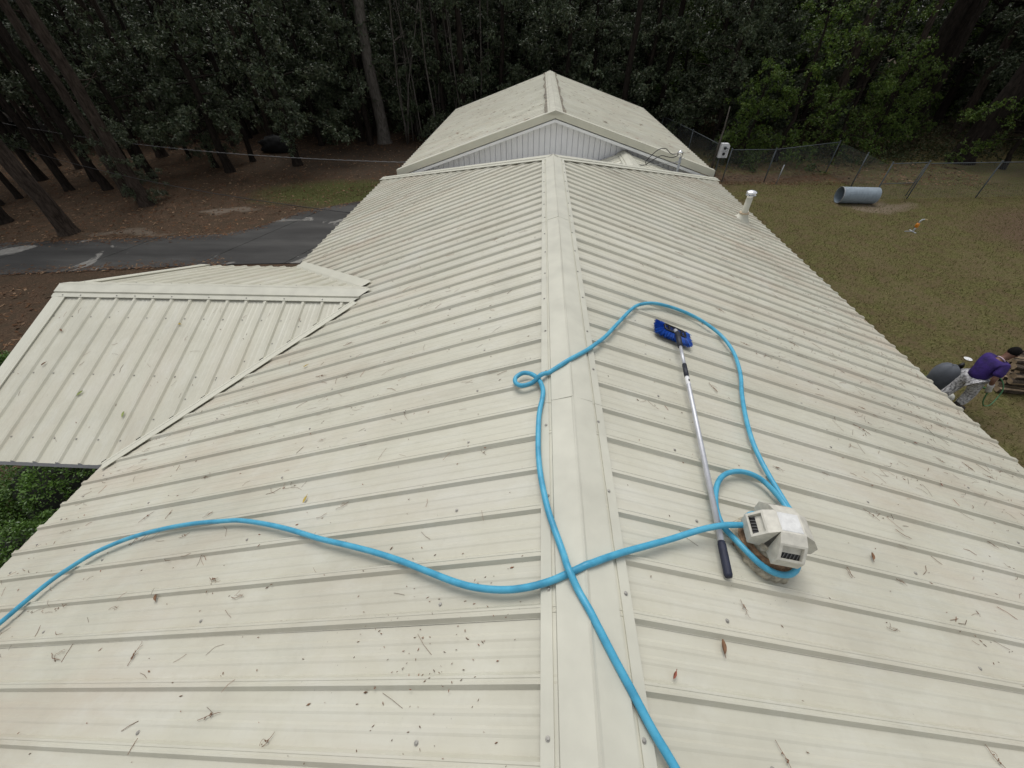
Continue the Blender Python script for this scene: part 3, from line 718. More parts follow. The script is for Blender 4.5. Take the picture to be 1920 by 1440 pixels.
mb.prism([(GX - hw, GWY + .03, 0), (GX + hw, GWY + .03, 0), (GX + hw, GWY + .03, zt - GM * hw), (GX, GWY + .03, zt), (GX - hw, GWY + .03, zt - GM * hw)],
         [(GX - hw, GY1 - .35, 0), (GX + hw, GY1 - .35, 0), (GX + hw, GY1 - .35, zt - GM * hw), (GX, GY1 - .35, zt), (GX - hw, GY1 - .35, zt - GM * hw)])
mb.build("wall", M['siding'], gar)
bw = 0.152; nbd = int(2 * hw / bw)
for i in range(nbd):
    xa = GX - hw + i * bw + .006; xb = xa + bw - .008; z0 = 1.2
    za, zb_ = zt - GM * abs(xa - GX) + .035, zt - GM * abs(xb - GX) + .035; d_ = .022 + .002 * random.random()
    c = .007
    mb = MB(); y1 = GWY + .028; y0 = y1 - d_
    mb.add([(xa, y1, z0), (xa + c, y0, z0), (xb - c, y0, z0), (xb, y1, z0), (xa, y1, za), (xa + c, y0, za), (xb - c, y0, zb_), (xb, y1, zb_)],
           [(0, 1, 5, 4), (1, 2, 6, 5), (2, 3, 7, 6), (4, 5, 6, 7), (3, 2, 1, 0)])
    mb.build("siding_board", M['siding'], gar)

# ------------------------------------------------------------------ things on the roof
def roofz(x, off=0.0): return RZ - MS * abs(x) + off
HR = 0.0150
VX, VY = 0.962, 0.985                     # axis of the roof ventilator
def build_hose():
    def arc(a0, a1, r0, r1, z0, z1, n=8):
        out = []
        for i in range(n + 1):
            t = i / n; a = math.radians(a0 + (a1 - a0) * t); r_ = r0 + (r1 - r0) * t
            x = VX + r_ * math.cos(a); y = VY + r_ * math.sin(a)
            out.append((x, y, roofz(x, z0 + (z1 - z0) * t)))
        return out
    P = [list(p) for p in HOSE_A]
    P[28][2] += .030; P[29][2] += .048; P[30][2] += .050
    P += [list(p) for p in arc(150, 40, .128, .150, .070, .055, 6)]
    lp = [list(p) for p in HOSE_LOOP]
    P += [[1.20, 1.16, roofz(1.20, .03)]] + lp
    P += [list(p) for p in arc(216, 400, .160, .150, .036, .045, 13)]
    B = [list(p) for p in HOSE_B]
    P += [[1.215, 1.20, roofz(1.215, .045)]] + B
    # the hose rides over itself where it crosses
    pts = catmull(P, 7)
    n = len(pts)
    segs = [(p.x, p.y) for p in pts]
    lift = [0.0] * n
    def raise_at(x, y, i_lo, i_hi, h, w=0.10):
        for i in range(i_lo, i_hi):
            d = math.hypot(pts[i].x - x, pts[i].y - y)
            if d < w: lift[i] = max(lift[i], h * (0.5 + 0.5 * math.cos(math.pi * d / w)))
    ia = 31 * 7
    ib = n - len(B) * 7
    raise_at(-0.074, 0.672, ib, n, .030)
    raise_at(-0.185, 1.905, ib, ib + 22 * 7, .028, .07)
    for i in range(n):
        pts[i].z += lift[i]
        pts[i].z = max(pts[i].z, roofz(pts[i].x, -0.012 + HR * 0.97) if abs(pts[i].x) > .19 else roofz(pts[i].x, HR))
    mb = MB(); mb.tube(pts, HR, 12)
    o = mb.build("garden_hose", M['hose'], None, True)
    tag(o, "thick sky blue hose snaking over both slopes of the cream roof", "hose"); origin_to(o, pts[0]); return o
build_hose()

def build_brush():
    a, b_, c = [Vector(p) for p in BRUSH]; p0, p1 = [Vector(p) for p in POLE]
    root = thing("wash_brush", "blue bristled wash brush on a long silver telescopic pole lying on the roof", "brush", c)
    ax = (b_ - a).normalized(); nrm = Vector((MS, 0, 1)).normalized(); fy = nrm.cross(ax).normalized()
    Mx = Matrix((( ax.x, fy.x, nrm.x, c.x), (ax.y, fy.y, nrm.y, c.y), (ax.z, fy.z, nrm.z, c.z - .006), (0, 0, 0, 1)))
    # head: a long shallow dished block
    mb = MB()
    def ring(hx, hy, z):
        return [Mx @ Vector((x * hx, y * hy, z)) for x, y in ((-1, -.7), (-.88, -1), (.88, -1), (1, -.7), (1, .7), (.88, 1), (-.88, 1), (-1, .7))]
    R0, R1, R2, R3 = ring(.100, .050, -.012), ring(.100, .050, .014), ring(.092, .042, .016), ring(.086, .035, .003)
    mb.add(R0 + R1 + R2 + R3, [(i, (i + 1) % 8, (i + 1) % 8 + 8, i + 8) for i in range(8)] + [(i + 8, (i + 1) % 8 + 8, (i + 1) % 8 + 16, i + 16) for i in range(8)] + [(i + 16, (i + 1) % 8 + 16, (i + 1) % 8 + 24, i + 24) for i in range(8)] + [tuple(range(24, 32)), tuple(range(7, -1, -1))])
    head = mb.build("brush_head", M['black'], root)
    mb = MB()
    for sx in (-.055, 0.02, .06): mb.box(sx - .004, sx + .004, -.031, .031, .0045, .014, Mx)
    mb.build("head_rib", M['black'], head)
    # bristles flare out from the block
    mb = MB(); rr = random.Random(5)
    for i in range(1500):
        side = rr.random(); u = rr.uniform(-1, 1); v = rr.uniform(-1, 1)
        x0, y0 = u * .104, v * .042
        if side < .75:
            if rr.random() < .68: y0 = math.copysign(.044, v)
            else: x0 = math.copysign(.106, u)
        ox = x0 * .50 + rr.gauss(0, .007); oy = y0 * 1.15 + rr.gauss(0, .007)
        p = Mx @ Vector((x0, y0, .004)); q = Mx @ Vector((x0 + ox, y0 + oy, -.040 + rr.uniform(0, .030)))
        mb.tube([p, (p + q) / 2 + Vector((0, 0, .004)), q], [.0030, .0034, .0022], 3, True)
    mb.build("bristles", M['bristle'], root)
    d = (p1 - p0).normalized(); top = Mx @ Vector((0, .002, .018))
    p0 = p0 + Vector((0, 0, .0))
    # socket and collar
    mb = MB(); mb.tube([top - Vector((0, 0, .012)), top.lerp(p0, .35) + Vector((0, 0, .010))], [.017, .015], 12); mb.build("pole_socket", M['alu'], root, False)
    mb = MB(); s0 = top.lerp(p0, .30) + Vector((0, 0, .010)); s1 = p0 + d * .035
    mb.tube([s0, s0.lerp(s1, .5), s1], [.018, .021, .020], 12); mb.build("pole_collar", M['rubber'], root, True)
    q1 = p0 + d * .26; q2 = p0 + d * .40; q3 = p0 + d * .47; q4 = p1 - d * .165
    mb = MB(); mb.tube([s1, q1], .0125, 12); mb.build("inner_pole", M['alu'], root, True)
    mb = MB(); mb.tube([q1, q2], .0165, 12); mb.build("twist_lock", M['rubber'], root, True)
    mb = MB(); mb.tube([q2, q3, q4], .0150, 12); pole = mb.build("outer_pole", M['alu'], root, True)
    mb = MB(); mb.tube([q2 + d * .008, q2 + d * .085], .0154, 12, False); mb.build("sticker", M['sticker'], pole, True)
    mb = MB(); sd = nrm.cross(d).normalized(); o_ = q2 + d * .048
    up = sd.cross(d).normalized(); up = up if up.z > 0 else -up
    mb.prism([o_ + up * .0150 + sd * x + d * y for x, y in ((-.005, -.011), (.005, -.011), (.005, .011), (-.005, .011))], [o_ + up * .0160 + sd * x + d * y for x, y in ((-.005, -.011), (.005, -.011), (.005, .011), (-.005, .011))])
    mb.build("sticker_print", M['black'], pole)
    mb = MB(); mb.tube([q4 - d * .005, q4 + d * .01, p1 - d * .012, p1], [.0165, .0190, .0190, .0160], 14); g = mb.build("grip", M['navy'], root, True)
build_brush()

def build_vent():
    base = Vector((VX, VY, roofz(VX)))
    root = thing("roof_ventilator", "cream four-headed plastic roof ventilator on a rusty round flange", "ventilator", base)
    def onroof(x, y, h): return (VX + x, VY + y, base.z - MS * x + h)
    # caulked skirt and flange follow the slope
    def ring_mesh(prof, n=36, rough=0.0, seed=1):
        rr = random.Random(seed); mb = MB(); jit = [1 + rr.uniform(-rough, rough) for _ in range(n)]
        jz = [rr.uniform(-rough, rough) * .05 for _ in range(n)]
        for r_, h in prof:
            for k in range(n):
                a = 2 * math.pi * k / n; mb.v.append(onroof(r_ * jit[k] * math.cos(a), r_ * jit[k] * math.sin(a), h + jz[k] * (1 if h > 0 else 0)))
        for i in range(len(prof) - 1):
            for k in range(n): mb.f.append((i * n + k, i * n + (k + 1) % n, (i + 1) * n + (k + 1) % n, (i + 1) * n + k))
        return mb
    ring_mesh([(.165, -.032), (.160, -.008), (.150, .006), (.136, .010), (.126, .004)], 44, .055, 3).build("caulk_skirt", M['caulk'], root, True)
    ring_mesh([(.140, .000), (.142, .018), (.135, .024), (.127, .022), (.123, .034), (.116, .038), (.100, .042)], 36).build("flange", M['rust'], root, True)
    mb = MB(); mb.lathe([(.095, -.02), (.095, .12), (.085, .12)], 28, Matrix.Translation(base)); mb.build("throat", M['caulk'], root, True)
    H = Matrix.Translation(base) @ Matrix.Rotation(math.radians(-7), 4, 'Z') @ Matrix.Rotation(math.radians(4), 4, 'Y')
    zt, zm, zo, zb, zi = .245, .222, .160, .105, .090
    r0, r1, r2, r3 = .056, .100, .150, .146
    w0, w1 = .056, .060
    hood = MB()
    hood.add([H @ Vector(p) for p in ((-r0, -r0, zt), (r0, -r0, zt), (r0, r0, zt), (-r0, r0, zt), (-.08, -.08, zi), (.08, -.08, zi), (.08, .08, zi), (-.08, .08, zi))], [(0, 1, 2, 3), (7, 6, 5, 4)])
    lou = []
    for k in range(4):
        Rk = H @ Matrix.Rotation(k * math.pi / 2, 4, 'Z')
        def T(x, y, z): return Rk @ Vector((x, y, z))
        # slope, then opening framed on the steep face, then lip
        a = [T(r0, -w0, zt), T(r0, w0, zt), T(r1, w1, zm), T(r1, -w1, zm), T(r2, w1, zo), T(r2, -w1, zo), T(r3, w1, zb), T(r3, -w1, zb), T(.075, w0, zi), T(.075, -w0, zi)]
        def fr(u, v):               # u across -1..1, v down 0..1 on the opening face
            x = r1 + (r2 - r1) * v; z = zm + (zo - zm) * v; return T(x, u * w1, z)
        inn = [fr(-.78, .12), fr(.78, .12), fr(.78, .88), fr(-.78, .88)]
        dv = (T(-.6, 0, -.8) - T(0, 0, 0)) * .022
        deep = [p + dv for p in inn]
        vv = a + inn + deep
        ff = [(0, 3, 2, 1), (3, 10, 11, 2), (2, 11, 12, 4), (4, 12, 13, 5), (5, 13, 10, 3), (5, 7, 6, 4), (7, 9, 8, 6), (10, 14, 15, 11), (11, 15, 16, 12), (12, 16, 17, 13), (13, 17, 14, 10),
              (1, 2, 4, 6, 8), (0, 9, 7, 5, 3)]
        hood.add(vv, ff)
        lou.append((Rk, deep, inn))
    ho = hood.build("hood", M['vent_cream'], root)
    for Rk, deep, inn in lou:
        mb = MB(); dd = [p.lerp(sum(deep, Vector()) / 4, .02) for p in deep]
        # black louvre strip in the lower half of the throat, cream baffle above
        lo = [dd[0].lerp(dd[3], .55), dd[1].lerp(dd[2], .55), dd[2], dd[3]]
        up_ = (inn[0] - deep[0]) * .10
        mb.add([p + up_ for p in lo], [(0, 1, 2, 3)]); lv = mb.build("louvre_opening", M['black'], ho)
        mb = MB(); mb.add([p + up_ for p in (dd[0], dd[1], lo[1], lo[0])], [(0, 1, 2, 3)]); mb.build("baffle", M['vent_cream'], ho)
        for s_ in range(6):
            t = (s_ + .5) / 6; u1 = lo[0].lerp(lo[1], t - .02); u2 = lo[0].lerp(lo[1], t + .02); v2 = lo[3].lerp(lo[2], t - .10); v1 = lo[3].lerp(lo[2], t - .06)
            mb = MB(); h_ = (inn[0] - deep[0]) * .22; h2 = h_ + (inn[0] - deep[0]) * .06
            mb.prism([u1 + h_, u2 + h_, v1 + h_, v2 + h_], [u1 + h2, u2 + h2, v1 + h2, v2 + h2]); mb.build("louvre_slat", M['grey_slat'], ho)
    # raised square on the top plate
    mb = MB(); q = .048
    mb.prism([H @ Vector(p) for p in ((-q, -q, zt + .0005), (q, -q, zt + .0005), (q, q, zt + .0005), (-q, q, zt + .0005))], [H @ Vector(p) for p in ((-q * .92, -q * .92, zt + .0025), (q * .92, -q * .92, zt + .0025), (q * .92, q * .92, zt + .004), (-q * .92, q * .92, zt + .004))])
    mb.build("top_plate", M['vent_chalk'], ho)
M['vent_cream'] = mat_simple("weathered_cream_plastic", (0.55, 0.53, 0.46), 0.6, 0.16, 26.0)
M['vent_chalk'] = mat_simple("chalky_white_plastic", (0.64, 0.64, 0.62), 0.7, 0.12, 40.0)
M['grey_slat'] = mat_simple("grey_louvre", (0.12, 0.12, 0.12), 0.6, 0.1, 20.0)
build_vent()

def build_flue():
    x, y = 3.90, 8.36; base = Vector((x, y, roofz(x, -.03)))
    root = thing("vent_pipe", "cream vent pipe with shiny tin cap near the right eave", "pipe", base)
    T = Matrix.Translation(base)
    mb = MB(); n = 20
    prof = [(.16, .0, 1.0), (.115, .05, .8), (.078, .11, .2), (.074, .13, 0)]
    for r_, h, sl in prof:
        for k in range(n):
            a = 2 * math.pi * k / n; px, py = r_ * math.cos(a), r_ * math.sin(a); mb.v.append((x + px, y + py, base.z + h - MS * px * sl))
    for i in range(3):
        for k in range(n): mb.f.append((i * n + k, i * n + (k + 1) % n, (i + 1) * n + (k + 1) % n, (i + 1) * n + k))
    mb.build("flashing_boot", M['ridge'], root, True)
    mb = MB(); mb.lathe([(.060, .115), (.092, .118), (.094, .132), (.085, .140), (.060, .138)], 20, T); mb.build("storm_collar", M['rustcream'], root, True)
    mb = MB(); mb.lathe([(.058, .05), (.058, .415), (.05, .415)], 18, T); mb.build("pipe", M['trim'], root, True)
    mb = MB(); mb.lathe([(.052, .40), (.056, .425), (.064, .44), (.092, .455), (.094, .462), (.055, .458), (.045, .45)], 20, T); mb.lathe([(.040, .45), (.040, .50)], 14, T)
    for k in range(4):
        a = k * math.pi / 2 + .4; mb.box(.070 * math.cos(a) - .006, .070 * math.cos(a) + .006, .070 * math.sin(a) - .006, .070 * math.sin(a) + .006, .455, .515, T)
    mb.build("cap_base", M['shiny'], root, False)
    mb = MB(); mb.lathe([(.070, .498), (.100, .503), (.102, .511), (.085, .528), (.05, .543), (.0, .55)], 24, T); mb.build("cap_dome", M['shiny'], root, True)
M['rustcream'] = mat_simple("rust_streaked_cream", (0.48, 0.38, 0.26), 0.7, 0.5, 30.0)
build_flue()

# service mast, cables
def build_mast():
    x, y = 3.37, 11.5
    root = thing("service_mast", "steel electric service mast with weatherhead in front of garage gable", "mast", (x, y, roofz(0, -MS * (y - HIPY))))
    mb = MB(); mb.tube([(x, y, RZ - 1.75), (x, y, RZ - .95)], .030, 12); mb.build("mast_pipe", M['galv'], root, True)
    mb = MB(); mb.tube([(x, y, RZ - .98), (x - .01, y - .005, RZ - .91), (x - .05, y - .02, RZ - .87), (x - .085, y - .03, RZ - .895)], [.042, .055, .055, .040], 12); mb.build("weatherhead", M['shiny'], root, True)
    mb = MB(); mb.lathe([(.031, -.012), (.045, -.012), (.045, .012), (.031, .012)], 12, Matrix.Translation((x, y, RZ - 1.10))); mb.tube([(x - .04, y, RZ - 1.10), (x - .14, y, RZ - 1.10)], .008, 6); mb.build("clamp", M['galv'], root)
    mb = MB(); mb.lathe([(.10, -.01), (.034, .05), (.034, .07)], 16, Matrix.Translation((x, y, roofz(0, -MS * (y - HIPY)) - .005))); mb.build("flashing", M['ridge'], root, True)
    return x, y
mx, my = build_mast()
JN = Vector((2.06, 11.45, RZ - 1.13))
def cable(name, pts, r_, m_, label, cat="cable", group=None, n=6):
    mb = MB(); pp = catmull(pts, 8); mb.tube(pp, r_, n); o = mb.build(name, m_, None, True); tag(o, label, cat, group); origin_to(o, pp[0]); return o
H0 = Vector((mx - .08, my - .03, RZ - .90))
cable("service_lead", [H0, H0 + Vector((-.18, 0, .00)), H0 + Vector((-.36, -.02, .12)), H0 + Vector((-.55, -.02, .08)), H0 + Vector((-.78, -.02, -.16)), JN + Vector((.45, 0, -.02)), JN], .010, M['black'], "upper of two black loops from the weatherhead to the drop cable")
cable("service_lead", [H0 + Vector((.0, -.01, -.02)), H0 + Vector((-.12, -.01, -.08)), H0 + Vector((-.28, -.03, -.06)), H0 + Vector((-.45, -.03, -.04)), H0 + Vector((-.70, -.03, -.19)), JN + Vector((.40, -.02, -.02)), JN + Vector((.0, -.02, 0))], .010, M['black'], "lower of two black loops from the weatherhead to the drop cable")
cable("neutral_wire", [JN + Vector((0, .01, .01)), JN + Vector((.5, 0, -.025)), Vector((mx - .14, my, RZ - 1.10)), Vector((mx + .12, my + .02, RZ - 1.00))], .006, M['wire_light'], "bare neutral wire tying the drop cable to the mast clamp")
pts = []
A0 = Vector((-45.2, 28.6, RZ - .25)); 
for i in range(25):
    t = i / 24; p = A0.lerp(JN, t); p.z -= 4 * SAG * t * (1 - t); pts.append(p)
mb = MB(); mb.tube(pts, .008, 6)
tw = []
for i in range(0, 24 * 40 + 1):
    t = i / (24 * 40); p = A0.lerp(JN, t); p.z -= 4 * SAG * t * (1 - t); a = i * .9; tw.append(p + Vector((.004 * math.cos(a), .004 * math.sin(a), .012 + .006 * math.sin(a))))
o = mb.build("service_cable", M['wire'], None, True); tag(o, "long overhead service cable crossing from the trees to the garage mast", "cable"); origin_to(o, JN)
mb2 = MB(); mb2.tube(tw, .0042, 4); q = mb2.build("messenger_wire", M['wire_light'], o, True); q.data.transform(Matrix.Translation(-JN))
B0 = Vector((-4.50, 9.3, roofz(4.5, -.10))); B1 = Vector((-38, 24.0, RZ + .6)); pts = []
for i in range(21):
    t = i / 20; p = B0.lerp(B1, t); p.z -= 4 * 1.15 * t * (1 - t); pts.append(p)
mb = MB(); mb.tube(pts, .008, 6); o = mb.build("phone_cable", M['black'], None, True); tag(o, "thin dark phone cable running low from the left eave to the woods", "cable"); origin_to(o, B0)

# fallen leaves, twigs and fine litter on the roof
def leaf_obj(p, kind, m_, label, size, ang, slope_n):
    mb = MB(); n = 7; rr = random.Random(hash((round(p[0], 2), round(p[1], 2))) & 0xffff)
    L_, W_ = size, size * .36; up = []; lo = []
    z = Vector(slope_n).normalized(); x = Vector((math.cos(ang), math.sin(ang), 0)); x = (x - z * x.dot(z)).normalized(); y = z.cross(x)
    cu = rr.uniform(.1, .5)
    mid = []
    for i in range(n):
        t = i / (n - 1); w = W_ * math.sin(math.pi * min(1, t * .93 + .05)) ** .8 * .5; h = .002 + cu * L_ * .25 * (t - .4) ** 2
        c = Vector(p) + x * (t - .5) * L_ + z * h; mid.append(c); up.append(c + y * w + z * w * .5); lo.append(c - y * w + z * w * .45)
    v = up + mid + lo
    f = [(i, i + 1, n + i + 1, n + i) for i in range(n - 1)] + [(n + i, n + i + 1, 2 * n + i + 1, 2 * n + i) for i in range(n - 1)]
    mb.add(v, f); mb.add([q - z * .0012 for q in v], [q[::-1] for q in f])
    mb.tube([mid[-1], mid[-1] + x * L_ * .22 + y * L_ * .05], .0012, 4)
    o = mb.build("fallen_leaf", m_, None); tag(o, label, "leaf", "fallen leaves on the roof"); origin_to(o, p)
NRM = {'l': (-MS, 0, 1), 'r': (MS, 0, 1), 'w': (0, -MW, 1)}
LAB = ["yellow leaf low on the left slope just above the blue hose", "yellow leaf on the left slope near the wing valley", "green leaf left of two on the side wing roof",
       "green leaf lowest on the side wing roof beside the valley", "upper brown leaf by the outer rake of the side wing", "lower brown leaf by the outer rake of the side wing",
       "long brown leaf below the ventilator next to a dark crumb", "brown leaf to the right of the ventilator", "reddish leaf fragment low on the right slope near the ridge",
       "small brown leaf on the left slope below the hose bend", "red brown leaf clump near the right eave", "dark red leaf scrap on the right slope above the ventilator row", "yellowish leaf high on the side wing"]
for (x, y, z, s_, k), lb in zip(LEAVES, LAB):
    leaf_obj((x, y, z - .022 + (.006 if s_ == 'w' else 0)), k, {'y': M['leaf_yellow'], 'g': M['leaf_green'], 'b': M['leaf_brown'], 'r': M['leaf_red']}[k], lb, {'y': .052, 'g': .070, 'b': .056, 'r': .032}[k], random.uniform(0, 6.28), NRM[s_])
TW_MESH = []
for v in range(7):
    rr = random.Random(40 + v); mb = MB()
    L_ = rr.uniform(.07, .15); n = 7
    def curve(a, b_, bend):
        return [(a[0] + (b_[0] - a[0]) * t, a[1] + (b_[1] - a[1]) * t + bend * math.sin(math.pi * t) + rr.gauss(0, .0015), .0025 + .003 * math.sin(math.pi * t)) for t in [i / n for i in range(n + 1)]]
    mb.tube(curve((-L_ / 2, 0), (L_ / 2, rr.uniform(-.02, .02)), rr.uniform(-.02, .02)), [.0016] * n + [.0008], 4)
    for _ in range(rr.choice([0, 1, 1, 2, 3])):
        x0 = rr.uniform(-.3, .3) * L_; mb.tube(curve((x0, 0), (x0 + rr.uniform(.02, .06), rr.uniform(-.035, .035)), rr.uniform(-.012, .012)), .0010, 3)
    if v % 3 == 0:
        for _ in range(5): 
            x0 = rr.uniform(-.2, .2) * L_; mb.tube([(x0, 0, .003), (x0 + rr.uniform(-.012, .012), rr.uniform(-.012, .012), .007)], .0026, 4)
    TW_MESH.append(mb.mesh("dry_twig", M['twig']))
for i, (x, y, z, s_, a) in enumerate(TWIGS):
    o = link("dry_twig", TW_MESH[i % 7]); nn = Vector(NRM[s_]).normalized()
    q = nn.rotation_difference(Vector((0, 0, 1))).inverted()
    o.rotation_mode = 'QUATERNION'; o.rotation_quaternion = q @ Matrix.Rotation(a, 4, 'Z').to_quaternion()
    o.location = (x, y, z - .034 + (.006 if s_ == 'w' else 0)); sc = random.uniform(.65, 1.1); o.scale = (sc, sc, sc)
    tag(o, "small dry brown twig lying on the cream metal roof", "twig", "dry twigs scattered on the roof")
def litter_on_roof():
    mb = MB(); rr = random.Random(99)
    def put(x, y, side, dots=False):
        if side == 'w':
            b = WY - y
            if b < .25 or b > WEAVE - .05 or x < WEND + .2 or b > wing_end(-1)(x) - .15: return
            z = WZ + PAN + .0085 - MW * b; nn = Vector((0, -MW, 1)).normalized()
        else:
            b = abs(x)
            if side == 'x': side = 'l' if x < 0 else 'r'
            if b < .24 or b > EAVR - .03 or b < hip_start(y) + .22: return
            if side == 'l' and b > left_end(y) - .2: return
            z = RZ + PAN + .0025 - MS * b; nn = Vector((math.copysign(MS, x), 0, 1)).normalized()
            ph = ((y - Y0) / S) % 1.0
            if ph < .14 or ph > .86: z += .0195 if (ph < .06 or ph > .94) else .012
        a = rr.gauss(0 if side != 'w' else 1.57, .7); t = Vector((math.cos(a), math.sin(a), 0)); t = (t - nn * t.dot(nn)).normalized(); sd = nn.cross(t)
        c = Vector((x, y, z + .001))
        k = rr.random() * (.5 if dots else 1)
        if k < .50:
            L_ = rr.uniform(.003, .008) if dots else rr.uniform(.005, .013); W_ = L_ * rr.uniform(.3, .7)
            mb.prism([c - t * L_, c + sd * W_ * .5 - t * L_ * .1, c + t * L_, c - sd * W_ * .5], [p + nn * .0022 for p in (c - t * L_ * .6, c + sd * W_ * .3, c + t * L_ * .6, c - sd * W_ * .3)])
        else:
            L_ = rr.uniform(.02, .06); bd = rr.uniform(-.3, .3) * L_
            mb.tube([c - t * L_, c + sd * bd + nn * .002, c + t * L_], .0008 if k < .85 else .0014, 3)
    for _ in range(800): put(-rr.uniform(.2, 4.5), rr.uniform(-.3, 12), 'l')
    for _ in range(1700): put(rr.uniform(.2, 1) ** .5 * 4.5, rr.uniform(-.3, 12), 'r')
    for _ in range(45): put(rr.uniform(-6.2, -2.5), rr.uniform(2.2, 4.1), 'w')
    for _ in range(26): put(-4.35 + rr.gauss(0, .35), 3.45 + rr.gauss(0, .35), 'w')
    for _ in range(150): put(-.55 + rr.gauss(0, .28), .45 + rr.gauss(0, .17), 'l', True)
    for _ in range(500): put(rr.uniform(.25, 4.4) * rr.choice((-1, 1)), rr.uniform(-.3, 9), 'l' if rr.random() < 0 else 'x', True)
    for _ in range(90): put(-4.3 + rr.gauss(0, .12), rr.uniform(-1, 2), 'l')
    for _ in range(140): put(rr.uniform(3.2, 4.5), rr.uniform(1.5, 9), 'r')
    for cl in range(75):                                   # drifts caught against ribs
        x0, y0 = rr.uniform(.4, 4.4) * rr.choice((-1, 1)), Y0 + rr.randrange(-4, 36) * S - .045
        for _ in range(rr.randrange(3, 10)): put(x0 + rr.gauss(0, .12), y0 + rr.gauss(0, .012), 'l' if x0 < 0 else 'r')
    for _ in range(420):                                   # the garage roof
        sg = rr.choice((-1, 1)); b = rr.uniform(.35, 4.3); y = rr.uniform(12.5, 22.3); c = Vector((GX + sg * b, y, GZ + PAN - GM * b + .003 + (.022 if rr.random() < .3 else 0)))
        t = Vector((sg, rr.gauss(0, .25), -GM)).normalized(); sd = Vector((0, 1, 0)); L_ = rr.uniform(.02, .09); W_ = rr.uniform(.006, .02)
        mb.prism([c - t * L_, c + sd * W_, c + t * L_, c - sd * W_], [p + Vector((0, 0, .004)) for p in (c - t * L_ * .6, c + sd * W_ * .5, c + t * L_ * .6, c - sd * W_ * .5)])
    o = mb.build("pine_litter", M['litter'], None); tag(o, "fine pine needle crumbs and seed litter on the metal roof", "litter", kind='stuff')
litter_on_roof()

# ------------------------------------------------------------------ yard things
def build_culvert():
    root = thing("culvert_pipe", "pale blue grey steel culvert pipe lying on the lawn by fence", "pipe", (12.7, 17.35, 0))
    r_, L_ = .29, 1.35
    T = Matrix.Translation((12.42, 17.28, r_ + .01)) @ Matrix.Rotation(math.radians(-3), 4, 'Z') @ Matrix.Rotation(math.pi / 2, 4, 'Y')
    mb = MB(); prof = []
    n = 26
    for i in range(n + 1):
        t = -L_ / 2 + L_ * i / n; prof.append((r_ + (.004 if i % 2 else 0), t))
    prof += [(r_ - .012, L_ / 2)] + [(r_ - .012 + (.004 if i % 2 else 0), -(-L_ / 2 + L_ * i / n)) for i in range(n + 1)] + [(r_, -L_ / 2)]
    mb.lathe(prof, 28, T); mb.build("pipe_wall", M['culvert'], root, False)
    mb = MB(); mb.lathe([(r_ + .002, -L_ / 2 - .006), (r_ + .012, -L_ / 2 - .006), (r_ + .012, -L_ / 2 + .03), (r_ + .002, -L_ / 2 + .03)], 28, T)
    mb.build("end_band", M['galv'], root)
M['culvert'] = mat_simple("blue_grey_coating", (0.24, 0.29, 0.33), 0.6, 0.14, 6.0)
build_culvert()
def build_sprinkler():
    x, y = 12.80, 14.40; root = thing("lawn_sprinkler", "small orange and grey standing sprinkler on the right lawn", "sprinkler", (x, y, 0))
    mb = MB(); mb.box(x - .34, x - .02, y - .012, y + .012, .005, .03); mb.box(x - .03, x + .03, y - .20, y + .20, .004, .024); mb.build("foot", M['pvc'], root)
    mb = MB(); mb.tube([(x, y, .02), (x + .02, y, .20)], .030, 10); mb.build("stem", M['pvc'], root, True)
    mb = MB(); mb.lathe([(.03, .0), (.065, .03), (.07, .12), (.055, .19), (.03, .20)], 14, Matrix.Translation((x + .02, y, .18))); mb.build("body", M['orange'], root, True)
    mb = MB(); mb.tube([(x + .02, y, .37), (x + .03, y, .47), (x + .09, y + .01, .53), (x + .18, y + .01, .53)], [.026, .026, .024, .022], 10); mb.build("nozzle_arm", M['pvc'], root, True)
    mb = MB(); mb.tube([(x + .17, y + .01, .53), (x + .33, y + .02, .51)], [.024, .016], 10); mb.build("nozzle", M['brassy'], root, True)
M['brassy'] = mat_simple("tan_plastic", (0.50, 0.38, 0.20), 0.5, 0.1, 20.0)
build_sprinkler()
_sp = bpy.data.objects['lawn_sprinkler']; _sp.scale = (.78, .78, .78)

def fence_run(name, label, posts, rail=True, height=1.30, mid=False, cat="fence", bare=()):
    root = thing(name, label, cat, (posts[0][0], posts[0][1], 0))
    for pi, (x, y) in enumerate(posts):
        if pi in bare: continue
        mb = MB(); mb.tube([(x, y, -.1), (x, y, height + .04)], .022, 8); p = mb.build("post", M['galv_dark'], root, True)
        mb = MB(); mb.lathe([(.032, 0), (.03, .02), (.0, .035)], 8, Matrix.Translation((x, y, height + .035))); mb.build("post_cap", M['galv_dark'], p)
    for (x0, y0), (x1, y1) in zip(posts, posts[1:]):
        if rail:
            mb = MB(); mb.tube([(x0, y0, height), (x1, y1, height)], .014, 6); mb.build("top_rail", M['galv_dark'], root, True)
        if mid:
            mb = MB(); mb.tube([(x0, y0, .62), (x1, y1, .62)], .012, 6); mb.build("mid_rail", M['galv_dark'], root, True)
        ln = math.hypot(x1 - x0, y1 - y0); ux, uy = (x1 - x0) / ln, (y1 - y0) / ln; mb = MB(); st = .075
        k = -height
        while k < ln:
            for sg in (0, 1):
                a, b_ = k, k + height; z0, z1 = (.03, height - .02) if sg == 0 else (height - .02, .03)
                a2, b2 = max(a, 0), min(b_, ln)
                if b2 - a2 < .03: continue
                f0 = (a2 - a) / (b_ - a); f1 = (b2 - a) / (b_ - a)
                mb.tube([(x0 + ux * a2, y0 + uy * a2, z0 + (z1 - z0) * f0), (x0 + ux * b2, y0 + uy * b2, z0 + (z1 - z0) * f1)], .0017, 3, False)
            k += st
        o = mb.build("chain_link", M['galv_dark'], root); o['kind'] = 'stuff'
    return root
